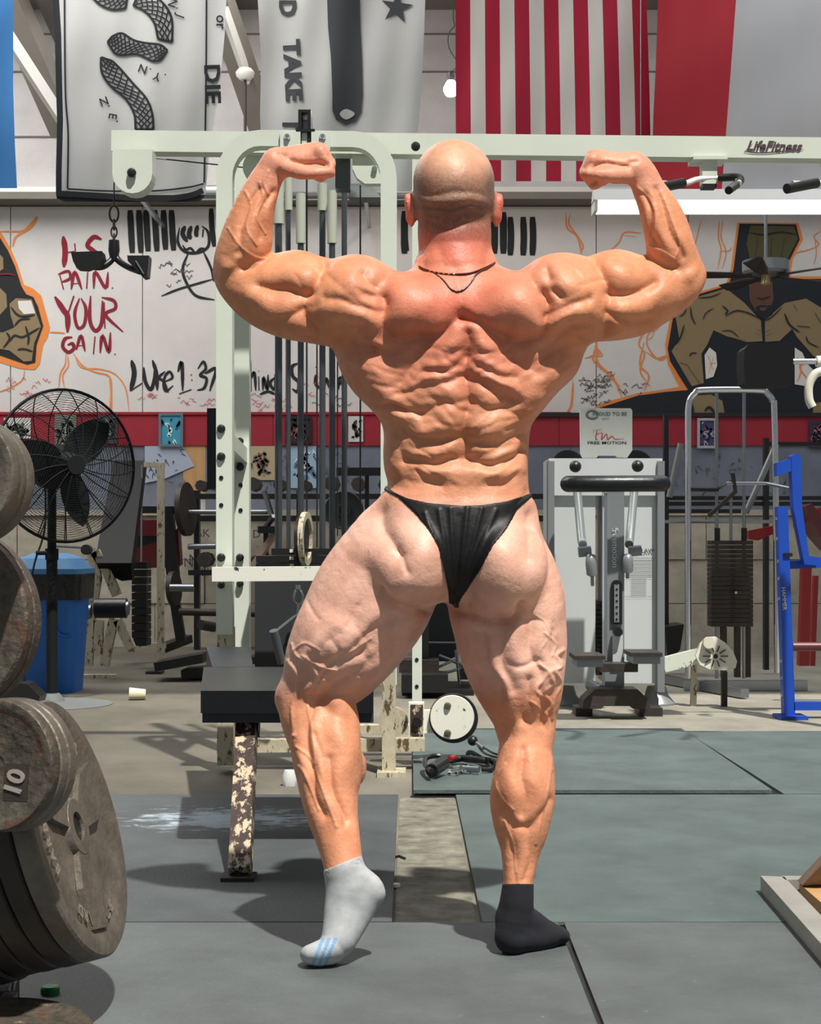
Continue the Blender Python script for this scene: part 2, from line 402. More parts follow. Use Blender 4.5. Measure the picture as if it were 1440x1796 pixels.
def build_body_field(g):
    S = Field((350,232,-235), (1262,1712,175), g)
    S.loft(TORSO, k=1)
    # shoulder girdle and deltoids
    S.ell((628,528,-40), (80,80,78), k=20); S.ell((982,526,-40), (84,82,78), k=20)
    S.ell((718,538,-50), (82,58,74), k=20, rot=12); S.ell((898,538,-50), (82,58,74), k=20, rot=-12)
    # chest and belly side
    S.ell((735,600,62), (66,56,42), k=24); S.ell((868,600,62), (66,56,42), k=24)
    S.ell((800,800,45), (80,90,38), k=30)
    # neck, head
    S.limb([(796,372,4,60,1.0),(797,404,2,64.5,.98),(798,434,0,64,.95),(800,462,-6,68,.95),(800,492,-12,80,.85)], k=12)
    S.ell((796,320,6), (71.5,76,90), k=8)
    S.ell((796,352,0), (68,50,78), k=12)
    S.ell((796,412,48), (46,46,46), k=22)
    S.limb([(796,338,92,7,1),(796,362,104,10,1)], k=10)
    for sg in (-1,1):
        S.ell((796+sg*26,330,88), (15,8,12), k=10); S.ell((796+sg*28,342,92), (11,7,9), k=4, sub=True); S.ell((796+sg*27,343,84), (9,7,9), k=2)
        S.ell((796+sg*77,364,18), (7,28,17), k=3, rot=-sg*7); S.ell((796+sg*82,354,12), (5,16,13), k=4); S.ell((796+sg*74,388,20), (5,12,9), k=4)
        S.ell((796+sg*71,366,10), (8,26,14), k=6)
    S.ell((796,392,92), (17,4,8), k=4); S.ell((796,400,90), (14,4,8), k=4)
    S.ell((557,288,-22), (17,16,20), k=8); S.ell((1048,302,-22), (17,16,20), k=8)
    # arms
    S.limb(L_UPPER, k=14); S.limb(R_UPPER, k=14)
    S.limb(L_FORE, k=7); S.limb(R_FORE, k=7)
    S.ell((522,492,0), (50,52,50), k=12); S.ell((1082,492,0), (48,53,50), k=12)      # biceps
    fist(S, 1, (562,266), (577,290), (563,310), (544,302), (486,284), (520,282), [(500,292,-28,15),(526,301,-40,14),(552,303,-46,11.5),(574,300,-42,10.5),(580,304,-36,9)])
    fist(S, -1, (1040,279), (1028,305), (1042,323), (1060,315), (1114,294), (1080,295), [(1098,306,-28,15),(1074,306,-40,14),(1052,306,-46,12),(1034,303,-42,11),(1028,306,-36,9)])
    # legs
    S.limb(L_THIGH, k=10); S.limb(R_THIGH, k=10)
    S.ell((724,985,-72), (80,84,74), k=12, rot=-10); S.ell((888,994,-72), (72,88,72), k=12, rot=6)   # glutes
    S.limb(L_CALF, k=9); S.limb(R_CALF, k=9)
    S.ell((502,1226,34), (19,24,24), k=12)                                             # knee cap seen from behind
    S.ell((616,1346,2), (27,38,26), k=5); S.ell((925,1262,42), (30,30,22), k=14)
    S.limb([(590,1235,-18,34,1),(604,1275,-22,28,1),(600,1320,-30,30,1)], k=8)
    for ch in L_FOOT+R_FOOT: S.limb([(a,b,c,r-5,q) for a,b,c,r,q in ch], k=8)
    return S
# ---- surface relief of the muscles, in body pixels (towards the viewer positive)
def R_(p): return p
BUMPS = [ # u, v, ru, rv, rot, height
 # infraspinatus / rear trap domes
 (735,535,62,46,18,12),(912,535,62,46,-14,12),(700,560,34,26,35,6),(935,560,30,26,-30,6),
 (798,500,34,70,0,4),
 # rear deltoids heads
 (612,500,46,34,-28,9),(648,560,46,24,28,9),(585,545,40,26,40,6),(995,498,52,30,24,9),(968,562,50,20,-24,9),(1022,548,44,22,-30,6),
 (655,600,28,14,20,9),
 # upper arm: triceps heads and biceps
 (490,545,54,20,16,8),(520,575,50,20,10,6),(515,480,42,24,-12,8),(455,520,34,18,30,5),
 (1100,545,54,20,-18,8),(1082,575,50,18,-10,6),(1085,478,42,24,12,8),(1150,520,34,18,-30,5),
 # forearm
 (440,400,12,50,18,5),(415,425,12,44,14,5),(470,370,9,44,20,4),(400,470,16,14,0,6),(1160,400,12,52,-18,5),(1190,420,11,44,-16,5),(1138,385,9,40,-16,4),(1214,478,13,15,0,6),
 # rhomboid and lower trap fans
 (780,610,34,15,-24,7),(772,640,40,14,-20,8),(762,668,44,13,-18,7),(850,608,34,15,24,7),(862,640,42,15,20,8),(880,672,50,13,22,9),
 # lats
 (650,650,44,26,48,8),(680,700,46,24,42,7),(965,650,40,30,-48,8),(935,700,40,24,-46,8),(710,735,40,18,25,5),(900,735,44,18,-20,6),
 # erectors / thoracolumbar
 (785,700,26,34,0,6),(852,705,24,34,0,6),(780,745,34,24,-8,9),(858,750,34,24,8,9),(740,760,30,14,-10,5),(900,775,30,14,-12,5),
 (768,792,44,14,-10,6),(868,795,44,14,10,6),(768,828,44,16,8,9),(876,828,44,16,-6,9),(815,850,26,30,0,5),
 (700,790,18,50,0,3),
 # glutes
 (735,1000,44,46,0,6),(880,1005,38,48,0,6),(715,1030,40,20,-10,4),(745,960,30,26,0,4),(870,965,26,26,0,4),
 # thigh left: hamstrings + vastus
 (640,1100,70,22,-48,7),(690,1120,60,22,-52,6),(585,1100,70,26,-60,6),(565,1185,52,11,-48,9),(655,1165,40,18,-40,5),(545,1140,30,12,-60,5),
 # thigh right
 (858,1130,20,80,-14,6),(905,1140,18,80,-6,7),(958,1110,22,80,6,6),(960,1185,22,26,0,7),(940,1222,14,40,10,6),(890,1215,13,50,-16,6),
 # calves
 (600,1300,20,62,-10,9),(556,1310,12,70,-8,5),(530,1330,9,70,-10,4),(590,1420,16,60,-6,4),
 (898,1370,20,58,4,8),(940,1385,17,60,-4,8),(915,1450,14,60,0,3),(915,1290,18,40,0,4),
 # head
 (796,350,46,7,0,2),(770,270,40,30,0,2),
]
GROOVES = [ # points, half width, depth
 ([(797,470),(806,520),(813,560),(817,600)],13,4),([(817,590),(820,640),(819,700),(818,760),(816,800)],9,12),([(816,790),(818,830),(820,870)],16,6),
 ([(672,520),(672,560),(690,590),(722,600),(760,588),(792,572),(815,556)],9,11),([(815,556),(845,568),(880,590),(915,602),(945,590),(957,555),(952,515)],9,11),
 ([(686,470),(680,500),(672,530)],10,6),([(925,470),(944,500),(955,530)],10,6),
 ([(638,478),(652,492),(664,500)],8,9),([(640,515),(652,520)],7,6),([(962,478),(968,495)],7,9),([(972,515),(980,522)],6,8),
 ([(570,465),(545,500),(532,540),(550,580)],8,10),([(1046,462),(1062,500),(1072,540),(1056,580)],8,9),
 ([(575,520),(620,535),(665,545)],6,5),([(590,570),(630,585),(660,612)],7,7),([(600,600),(640,612),(690,612)],9,8),
 ([(1030,520),(990,540),(955,552)],6,6),([(1020,570),(985,590),(955,612)],7,7),([(1015,600),(975,612),(935,640)],9,8),
 ([(455,500),(480,508),(520,515),(545,512)],8,9),([(470,560),(500,560),(530,548)],6,5),([(1148,498),(1120,512),(1090,520),(1065,518)],8,9),([(1130,560),(1100,562),(1070,550)],6,5),
 ([(480,448),(455,462),(430,470)],5,5),([(1133,455),(1160,466),(1185,470)],5,5),
 ([(452,330),(440,360),(425,400),(415,440)],5,6),([(478,335),(462,375),(455,420)],5,5),([(1150,330),(1163,365),(1180,410),(1195,450)],5,6),([(1130,340),(1142,380),(1150,425)],5,5),
 ([(745,600),(720,640),(700,668)],9,8),([(885,600),(915,640),(935,655)],9,8),
 ([(815,628),(780,650),(740,655)],6,6),([(817,655),(780,672),(735,680),(700,690)],6,8),([(822,628),(860,655),(900,660)],6,6),([(822,660),(865,690),(905,700)],6,8),
 ([(812,700),(775,712),(730,722),(690,712)],7,7),([(825,705),(870,722),(915,722)],6,7),
 ([(812,770),(770,775),(725,765),(700,750)],6,6),([(822,775),(870,778),(910,760)],6,6),
 ([(810,808),(770,810),(735,812),(715,806)],6,8),([(824,812),(865,812),(905,806),(918,790)],6,8),
 ([(690,745),(700,780),(715,820)],8,4),([(915,745),(920,790)],8,4),
 ([(730,830),(745,846),(775,850)],5,4),([(905,835),(885,848),(860,850)],5,4),
 # gluteal hollows, cleft and folds
 ([(660,900),(674,935),(694,975)],19,15),([(938,905),(934,940),(928,972)],15,10),
 ([(672,1030),(690,1058),(722,1072),(760,1074),(788,1064)],5,11),([(796,1070),(830,1084),(868,1090),(900,1082),(916,1062)],5,11),
 ([(690,965),(706,985),(718,1005)],5,4),
 # thighs
 ([(690,1080),(650,1105),(610,1140),(575,1165)],7,5),([(640,1140),(600,1160),(560,1190)],7,6),([(600,1150),(570,1180),(545,1215)],5,5),([(700,1110),(660,1150),(620,1180)],7,4),([(610,1190),(580,1205),(560,1225)],6,6),
 ([(880,1090),(882,1150),(895,1210)],7,5),([(930,1090),(935,1150),(945,1190)],7,6),([(845,1110),(862,1170),(885,1230)],6,4),([(925,1190),(925,1230),(918,1262)],6,7),([(945,1205),(955,1240),(950,1270)],5,6),
 # calves
 ([(545,1240),(540,1300),(548,1370),(565,1430)],6,6),([(575,1330),(585,1380),(605,1440)],6,6),([(556,1290),(568,1350),(590,1400),(602,1450)],5,4),
 ([(915,1320),(918,1370),(914,1425)],6,5),([(872,1405),(895,1440),(915,1450),(940,1440),(962,1405)],7,5),([(900,1450),(898,1500),(902,1545)],7,4),([(930,1450),(928,1500),(922,1545)],6,4),
 # head and neck creases
 ([(752,362),(796,365),(842,361)],3.5,2.6),([(756,376),(796,380),(838,375)],6,2.5),([(752,392),(796,396),(842,390)],6,2.5),([(746,342),(770,339),(826,339),(848,340)],4,1.5),([(775,440),(780,470)],8,2),([(735,440),(748,470)],7,4),([(860,440),(850,470)],7,4),
 # hands
 ([(568,262),(580,280)],3,2),([(508,285),(532,285),(558,284),(576,288)],2.6,6),([(1100,291),(1072,290),(1050,289),(1032,292)],2.6,6),([(562,311),(572,316)],2.4,4),([(1046,318),(1036,322)],2.4,4),([(575,272),(585,280)],2.4,3),([(1032,283),(1022,292)],2.4,3),([(486,270),(500,276)],4,3),([(1118,280),(1102,284)],4,3),
]
VEINS = [ # points, half width, height
 ([(512,1130),(520,1150),(545,1165),(560,1190),(580,1195)],2.6,3.5),([(505,1160),(522,1185),(520,1215),(512,1240),(516,1290)],3.4,4.5),([(516,1290),(510,1330),(530,1350),(545,1380),(560,1420)],3,4),
 ([(530,1150),(560,1168),(590,1176)],2.4,3),([(520,1310),(545,1330),(560,1370),(575,1410),(590,1450)],2.6,3),([(540,1240),(548,1290),(552,1340)],2.6,2.5),
 ([(515,1140),(535,1128),(560,1140)],2.2,2),([(598,1150),(620,1140),(650,1120)],2.2,1.6),([(610,1180),(640,1195)],2.2,2),
 ([(990,1140),(975,1150),(985,1168),(965,1180),(970,1200),(955,1215),(965,1235),(955,1255)],3.6,5),([(945,1165),(960,1178),(950,1195),(940,1210),(955,1225)],3.4,5),([(975,1180),(985,1200),(972,1225),(968,1260)],3,4),
 ([(930,1230),(945,1240),(960,1260),(966,1300),(970,1350)],2.6,3),([(955,1110),(975,1130),(968,1150)],2.2,2.5),([(940,1080),(955,1090),(965,1110)],2,1.5),([(955,1100),(960,1120),(948,1140)],2,1.5),
 ([(886,1340),(870,1370),(880,1400),(900,1420)],2.2,2.2),([(968,1330),(962,1380),(950,1430),(940,1480)],2.4,2.5),([(885,1440),(900,1480),(905,1530)],2,2),
 ([(430,335),(440,360),(432,400),(450,430)],2.2,2.6),([(455,320),(462,350),(450,380),(465,410)],2,2.6),([(400,400),(420,430),(445,450),(470,455)],2.2,2.4),([(470,300),(462,320),(470,340)],2.4,2.6),
 ([(1120,330),(1140,350),(1150,380),(1145,420)],2,2.4),([(1165,350),(1180,390),(1192,430),(1180,460)],2,2.4),([(1135,430),(1160,440),(1185,455)],2,2.2),
]
for i in range(46):      # fine striations of skin and muscle across the back
    rr = random.Random(i*13+5); side = -1 if i % 2 else 1
    u = 818+side*rr.uniform(12,150); v = rr.uniform(600,860); L = rr.uniform(14,40); a = -side*math.radians(rr.uniform(5,38))
    GROOVES.append(([(u-L*math.cos(a), v-L*math.sin(a)), (u, v+rr.uniform(-4,4)), (u+L*math.cos(a), v+L*math.sin(a))], rr.uniform(3,5.5), rr.uniform(1.6,3.6)))
for i in range(40):
    rr = random.Random(i*7+3); cxx, cyy, ang = rr.choice([(590,1110,-50),(650,1100,-50),(900,1130,80),(960,1150,85),(560,500,-15),(610,540,30),(990,530,-25),(1080,520,-10)])
    u = cxx+rr.uniform(-45,45); v = cyy+rr.uniform(-45,45); L = rr.uniform(10,28); a = math.radians(ang+90*(rr.random() < .4)+rr.uniform(-15,15))
    GROOVES.append(([(u-L*math.cos(a), v-L*math.sin(a)), (u+L*math.cos(a), v+L*math.sin(a))], rr.uniform(3,5), rr.uniform(1.0,2.2)))
def seg_dist(U, V, pts):
    P = catmull(pts, 4) if len(pts) > 2 else [np.array(p, float) for p in pts]
    best = np.full(U.shape, 1e9)
    for a, b in zip(P, P[1:]):
        d = b-a; t = np.clip(((U-a[0])*d[0]+(V-a[1])*d[1])/(d@d+1e-9), 0, 1)
        best = np.minimum(best, (U-a[0]-t*d[0])**2+(V-a[1]-t*d[1])**2)
    return np.sqrt(best)
def relief(U, V, fine=True, big=True):
    out = np.zeros(len(U))
    U0, V0 = U, V
    if big:
        U = U0+3.4*np.sin(V0/17+U0/41)+1.0*np.sin(V0/9.3-U0/23+1.7); V = V0+3.2*np.sin(U0/15-V0/37+.6)+1.0*np.sin(U0/8.1+V0/19)
        # irregular fibrous ridges over the muscles
        fan = np.where(U0 > 818, 1, -1)*.42
        t = V0+fan*(U0-818)
        fib = np.sin(t/4.6+2.2*np.sin(U0/21+V0/60))*np.sin(U0/13+1.6*np.sin(V0/17))*.9+np.sin(t/2.9+1.5*np.sin(U0/11))*np.sin(U0/9+V0/14)*.45
        out += fib*sstep(V0, 585, 650)*(1-sstep(V0, 845, 872))*.75+fib*.08*sstep(V0, 900, 960)*(1-sstep(V0, 1240, 1300))
        for u, v, ru, rv, rot, hgt in BUMPS:
            R = max(ru, rv)*2.0
            m = np.nonzero((np.abs(U-u) < R) & (np.abs(V-v) < R))[0]
            if not len(m): continue
            c, s = math.cos(math.radians(rot)), math.sin(math.radians(rot))
            a = ((U[m]-u)*c+(V[m]-v)*s)/ru; b = (-(U[m]-u)*s+(V[m]-v)*c)/rv; q = a*a+b*b
            out[m] += hgt*np.exp(-q*1.1)*1.3
        for pts, hw, dep in GROOVES:
            A = np.array(pts); R = hw*4
            m = np.nonzero((U > A[:,0].min()-R) & (U < A[:,0].max()+R) & (V > A[:,1].min()-R) & (V < A[:,1].max()+R))[0]
            if not len(m): continue
            d = seg_dist(U[m], V[m], pts)/(hw*1.3)
            out[m] -= dep*np.exp(-np.abs(d)**1.5*1.1)*(.8 if 585 < A[:,1].mean() < 870 else 1.1)
    U, V = U0, V0
    if fine:
        for pts, hw, dep in VEINS:
            A = np.array(pts); R = hw*3
            m = np.nonzero((U > A[:,0].min()-R) & (U < A[:,0].max()+R) & (V > A[:,1].min()-R) & (V < A[:,1].max()+R))[0]
            if not len(m): continue
            d = seg_dist(U[m], V[m], pts)/hw
            out[m] += .62*dep*np.exp(-d*d*.9)
    return out
def sstep(x, a, b):
    t = np.clip((x-a)/(b-a), 0, 1); return t*t*(3-2*t)
def displace(V, Nn, fine=True, big=True, scale=1.0):
    wt = sstep(-Nn[:,2], .05, .55)
    return V+Nn*(relief(V[:,0], V[:,1], fine, big)*wt*scale)[:,None]
def skin_colors(V):
    """natural differences in skin tone over the body (redder neck and upper back, tanned arms and calves, pale thighs)"""
    U, W = V[:,0], V[:,1]
    col = np.tile(np.array(lin((214,150,118))), (len(V), 1)); 
    def blend(rgb, wt):
        nonlocal col
        col = col*(1-wt[:,None])+np.array(lin(rgb))*wt[:,None]
    blend((216,150,112), sstep(np.abs(U-805), 150, 220)*sstep(-W, -640, -600))           # arms, tan
    blend((214,122,98), np.exp(-((U-800)/120)**2-((W-530)/75)**2)*.95)                    # upper back, red
    blend((212,112,92), np.exp(-((U-798)/70)**2-((W-425)/45)**2)*.9)                      # neck
    blend((206,128,104), np.exp(-((U-810)/150)**2-((W-640)/60)**2)*.6)
    blend((206,148,112), np.exp(-((U-805)/150)**2-((W-780)/80)**2)*.8)
    blend((230,184,164), sstep(W, 865, 900)*(1-sstep(W, 1180, 1250)))                     # thighs, pale
    blend((224,158,122), sstep(W, 1200, 1260))                                            # calves
    blend((218,155,128), sstep(-W, -345, -325)*sstep(np.abs(U-800), 190, 220))            # hands
    blend((216,166,136), sstep(-W, -395, -370)*(1-sstep(np.abs(U-797), 76, 84)))          # scalp
    ear = sstep(np.abs(U-796), 70, 76)*sstep(-W, -402, -396)*(1-sstep(np.abs(U-796), 110, 120))*sstep(W,320,330)
    blend((216,122,104), ear*.9)
    stub = sstep(W, 275, 335)*(1-sstep(W, 388, 455))*(1-sstep(np.abs(U-796), 68, 76))*(1-.0*U)
    side = sstep(np.abs(U-796), 40, 68)*sstep(W, 270, 300)*(1-sstep(W, 360, 380))*(1-sstep(np.abs(U-796), 74, 80))
    dark = np.exp(-((W-372)/14)**2)*(1-sstep(np.abs(U-796), 45, 62))
    rn = np.random.RandomState(4).normal(0, .9, len(U))
    st = np.clip(stub*(.58+.13*rn)+side*.3+dark*.42, 0, .85)*(V[:,2] < 60)
    blend((80,74,70), st)
    return col
def skin_material():
    m = bpy.data.materials.new('skin'); m.use_nodes = True; nt = m.node_tree; N = nt.nodes; L = nt.links; b = N['Principled BSDF']
    at_ = N.new('ShaderNodeAttribute'); at_.attribute_name = 'tone'
    tc = N.new('ShaderNodeTexCoord')
    n1 = N.new('ShaderNodeTexNoise'); n1.inputs['Scale'].default_value = 14; n1.inputs['Detail'].default_value = 7; n1.inputs['Roughness'].default_value = .7
    L.new(tc.outputs['Object'], n1.inputs['Vector'])
    r = N.new('ShaderNodeValToRGB'); r.color_ramp.elements[0].position = .35; r.color_ramp.elements[1].position = .7
    r.color_ramp.elements[0].color = (.84,.74,.70,1); r.color_ramp.elements[1].color = (1.08,1.08,1.08,1)
    L.new(n1.outputs['Fac'], r.inputs[0])
    x = N.new('ShaderNodeMix'); x.data_type = 'RGBA'; x.blend_type = 'MULTIPLY'; x.inputs[0].default_value = 1
    L.new(at_.outputs['Color'], x.inputs[6]); L.new(r.outputs[0], x.inputs[7]); L.new(x.outputs[2], b.inputs['Base Color'])
    b.inputs['Roughness'].default_value = .48; b.inputs['Specular IOR Level'].default_value = .35
    b.inputs['Subsurface Weight'].default_value = .08; b.inputs['Subsurface Radius'].default_value = (.012,.005,.003); b.inputs['Subsurface Scale'].default_value = .5
    n2 = N.new('ShaderNodeTexNoise'); n2.inputs['Scale'].default_value = 160; n2.inputs['Detail'].default_value = 4
    n3 = N.new('ShaderNodeTexNoise'); n3.inputs['Scale'].default_value = 38; n3.inputs['Detail'].default_value = 5; n3.inputs['Distortion'].default_value = .6
    L.new(tc.outputs['Object'], n2.inputs['Vector']); L.new(tc.outputs['Object'], n3.inputs['Vector'])
    b1 = N.new('ShaderNodeBump'); b1.inputs['Strength'].default_value = .18; b1.inputs['Distance'].default_value = .004
    b2 = N.new('ShaderNodeBump'); b2.inputs['Strength'].default_value = .3; b2.inputs['Distance'].default_value = .006
    L.new(n2.outputs['Fac'], b1.inputs['Height']); L.new(n3.outputs['Fac'], b2.inputs['Height']); L.new(b2.outputs[0], b1.inputs['Normal']); L.new(b1.outputs[0], b.inputs['Normal'])
    return m
def build_person(g=3.3):
    root = thing('person', 'muscular man in black briefs posing with both fists raised, seen from behind', 'person', tuple(body_world(np.array([[800.,1660.,-40.]]))[0][:2])+(0,))
    S = build_body_field(g)
    V, Q = S.mesh(); V = lap_smooth(V, Q, 2, .5)
    Nn = S.grad(V, 6.0)
    V = displace(V, Nn, fine=False)
    skin = skin_material()
    P, Q = catmull_clark(V, Q); Nn = S.grad(P, 4.0)
    P2 = displace(P, Nn, fine=True, big=False)
    o = np_mesh('body', body_world(P2), Q, skin, root); me = o.data; n = len(me.vertices)
    at_ = me.color_attributes.new('tone', 'FLOAT_COLOR', 'POINT')
    c4 = np.ones((n,4), np.float32); c4[:,:3] = skin_colors(P2); at_.data.foreach_set('color', c4.ravel())
    me.update()
    # ---- briefs: a cloth shell over the hips
    lo, hi = (640,832,-235), (965,1085,175)
    B = Field(lo, hi, 2.3)
    gu, gv, gw = np.meshgrid(B.ax[0], B.ax[1], B.ax[2], indexing='ij')
    pts = np.stack([gu.ravel(), gv.ravel(), gw.ravel()], 1)
    base = S.sample(pts).reshape(B.n).astype(np.float32)
    OUT = [(676,851),(690,862),(713,873),(752,882),(811,887),(849,885),(888,879),(918,869),(932,864),(934,871),(908,894),(888,929),(869,957),(846,996),(822,1031),(806,1056),(801,1068),(791,1068),(787,1056),(785,1034),(779,1007),(768,961),(752,929),(729,902),(698,872),(672,859)]
    A = np.array(OUT, float); uu, vv = np.meshgrid(B.ax[0], B.ax[1], indexing='ij')
    uf, vf = uu.ravel(), vv.ravel(); dist = seg_dist(uf, vf, [])if False else np.full(uf.shape, 1e9); inside = np.zeros(uf.shape, bool)
    for i in range(len(A)):
        a, b = A[i], A[(i+1) % len(A)]; d = b-a
        t = np.clip(((uf-a[0])*d[0]+(vf-a[1])*d[1])/(d@d), 0, 1); dist = np.minimum(dist, np.hypot(uf-a[0]-t*d[0], vf-a[1]-t*d[1]))
        cr = ((a[1] > vf) != (b[1] > vf)) & (uf < (b[0]-a[0])*(vf-a[1])/(b[1]-a[1]+1e-9)+a[0]); inside ^= cr
    sd = np.where(inside, -dist, dist).reshape(uu.shape)[:,:,None].astype(np.float32)
    base = np.where(np.abs(base) > 100, 100, base)
    B.D = np.maximum(np.maximum(base-3.2, -base-2.5), sd)
    V, Q = B.mesh(); V = lap_smooth(V, Q, 2, .5)
    Nn = S.grad(V, 5.0); V = displace(V, Nn, fine=False)
    black = mat('black_satin', (12,13,15), rough=.5, bump=.1, bscale=60, spec=.35)
    # folds fanning from the seat
    rel = np.zeros(len(V))
    for (a, b_, c, hw, hh) in ((770,895,(795,1040),4,2.2),(790,892,(798,1030),4,2.2),(745,900,(790,1030),4,2.2),(820,890,(806,1020),4,2.4),(845,892,(812,1020),4,2.2),(870,895,(820,1010),4,2.0),(806,905,(803,1040),5,-1.2)):
        rel += hh*np.exp(-(seg_dist(V[:,0], V[:,1], [(a,b_),c])/hw)**2)
    V = V+Nn*(rel*sstep(-Nn[:,2], .1, .5))[:,None]
    np_mesh('briefs', body_world(V), Q, black, root)
    # ---- socks
    def sock(chains, lo, hi, top, material, thick):
        K = Field(lo, hi, 2.2)
        for ch in chains: K.limb(ch, k=8)
        u, v, ww = K.grid((slice(None),)*3)
        cut = (top(u, v)+0*ww).astype(np.float32)
        # hollow ribbed cuff: opening at the top
        inner = K.D+thick
        K.D = np.maximum(np.maximum(K.D, cut), -np.maximum(inner, -cut-16))
        V, Q = K.mesh(); V = lap_smooth(V, Q, 2, .5); return V, Q, K
    grey = mat('grey_sock', (172,176,178), rough=.95, vary=.18, vscale=40, bump=.12, bscale=600)
    dark = mat('black_sock', (26,28,36), rough=.95, vary=.2, vscale=25, bump=.12, bscale=600)
    V, Q, K = sock(L_FOOT+[L_CALF[-3:]], (500,1470,-215), (700,1712,-60), lambda u, v: ((1528-v)+(u-562)*-.40)*.93, grey, 3.0)
    so = np_mesh('grey_sock', body_world(V), Q, grey, root); so['label'] = 'heather grey ankle sock on the raised foot'
    so.data.materials.append(mat('sock_blue_print', (120,160,200), rough=.95, bump=.3, bscale=420))
    cc = V[Q].mean(1); t_ = (cc[:,0]-545)*.9+(cc[:,1]-1680)*.35
    so.data.polygons.foreach_set('material_index', ((t_ > 0) & (t_ < 30) & (((t_/5) % 2) > .9) & (cc[:,1] > 1645)).astype(np.int32))
    V, Q, K = sock(R_FOOT+[R_CALF[-3:]], (850,1520,-140), (1020,1712,60), lambda u, v: (1549-v)*1.0, dark, 3.0)
    np_mesh('black_sock', body_world(V), Q, dark, root)['label'] = 'black ankle sock on the flat foot'
    # ---- two necklaces lying on the skin
    def surf(u, v):
        u = float(u); v = float(v); ws = np.arange(-230, 100, 1.0)
        d = S.sample(np.stack([np.full(len(ws), u), np.full(len(ws), v), ws], 1)); i = int(np.argmax(d < 0))
        return ws[i]
    for nm, pts, r, lab in (('necklace', [(735,467),(748,474),(770,479),(796,481),(825,479),(850,470),(868,461)], 1.7, 'straight dark cord with amber beads'),
                            ('necklace', [(738,470),(760,478),(778,492),(790,506),(802,511),(815,506),(828,492),(838,479),(866,464)], 1.5, 'looser thin chain hanging lower')):
        P = catmull(pts, 6); L_ = []
        for p in P:
            ww = surf(p[0], p[1]); n_ = relief(np.array([p[0]]), np.array([p[1]]), False)[0]
            L_.append((p[0], p[1], ww-max(n_,0)*1.05-r*.9-1.6))
        Wd = body_world(np.array(L_)); bm = MB_(); tube(bm, Wd, r*BS, 8)
        k = obj(nm, bm, mat('necklace_cord', (70,30,22), rough=.4), root, smooth=True); k['label'] = lab
        if r > 1.6:
            bm = MB_()
            for j in range(8, 20, 2):
                p = Wd[j]; lathe(bm, [(0,-.003),(.0024,-.0015),(.0024,.0015),(0,.003)], 8, axisM(p, Vector(Wd[j+1])-Vector(Wd[j])))
            obj('bead', bm, mat('amber_bead', (200,110,40), rough=.3), k, smooth=True)['kind'] = 'stuff'
    return root, S
import time as _t; _t0 = _t.time()
person, SBODY = build_person()

# ================================================================ pixel helpers
def sweep(bm, pts, wx, wy, closed=False, mi=0):
    """rectangular section along a path in a plane of constant y; wx in plane, wy along y"""
    pts = [Vector(p) for p in pts]; N = len(pts); rings = []
    Y = Vector((0,1,0))
    for i, p in enumerate(pts):
        d = (pts[(i+1) % N]-pts[i-1]) if closed else (pts[min(i+1,N-1)]-pts[max(i-1,0)])
        d = d.normalized(); n = Y.cross(d).normalized()
        rings.append([bm.verts.new(p+n*wx/2*a+Y*wy/2*b) for a, b in ((-1,-1),(1,-1),(1,1),(-1,1))])
    for i in range(N if closed else N-1):
        a, b = rings[i], rings[(i+1) % N]
        for k in range(4): bm.faces.new((a[k], a[(k+1) % 4], b[(k+1) % 4], b[k])).material_index = mi
    if not closed: bm.faces.new(rings[0]); bm.faces.new(list(reversed(rings[-1])))
def pbox(bm, x0, y0, x1, y1, D, t, mi=0):
    """box whose front face fills the pixel rectangle at distance D, t metres deep"""
    a = at(x0, y0, D); b = at(x1, y1, D)
    return box(bm, a.x, b.x, D, D+t, b.z, a.z, mi=mi)
def ppoly(bm, pts, D, t, mi=0):
    poly(bm, [at(x, y, D) for x, y in pts], (0,0,0), (0,t,0), mi)
def pcyl(bm, px, py, D, rpx, h, n=24, mi=0, d=(0,-1,0)):
    cyl(bm, at(px, py, D), d, rpx*D/F, h, n, mi)
def ptube(bm, pts, rpx, n=10, sm=False, cap=True, closed=False):
    P = [at(*p) for p in pts]; D = pts[0][2]
    if sm: P = catmull(P, 6, closed)
    tube(bm, P, rpx*D/F, n, cap, closed=closed)
def one(name, material, parent, fn, **kw):
    bm = MB_(); fn(bm); return obj(name, bm, material, parent, **kw)
from mathutils.geometry import tessellate_polygon
def ribbon2d(pts, wd, sm=True, taper=0.35):
    P = catmull(pts, 5) if (sm and len(pts) > 2) else [np.array(p, float) for p in pts]
    n = len(P); L_ = []; R2 = []
    for i, p in enumerate(P):
        d = P[min(i+1, n-1)]-P[max(i-1, 0)]; d = d/(np.linalg.norm(d)+1e-9); nn = np.array((-d[1], d[0]))
        e = min(i, n-1-i)/max(1, n-1)*2; k = taper+(1-taper)*min(1, e*3)
        L_.append(p+nn*wd/2*k); R2.append(p-nn*wd/2*k)
    return L_, R2
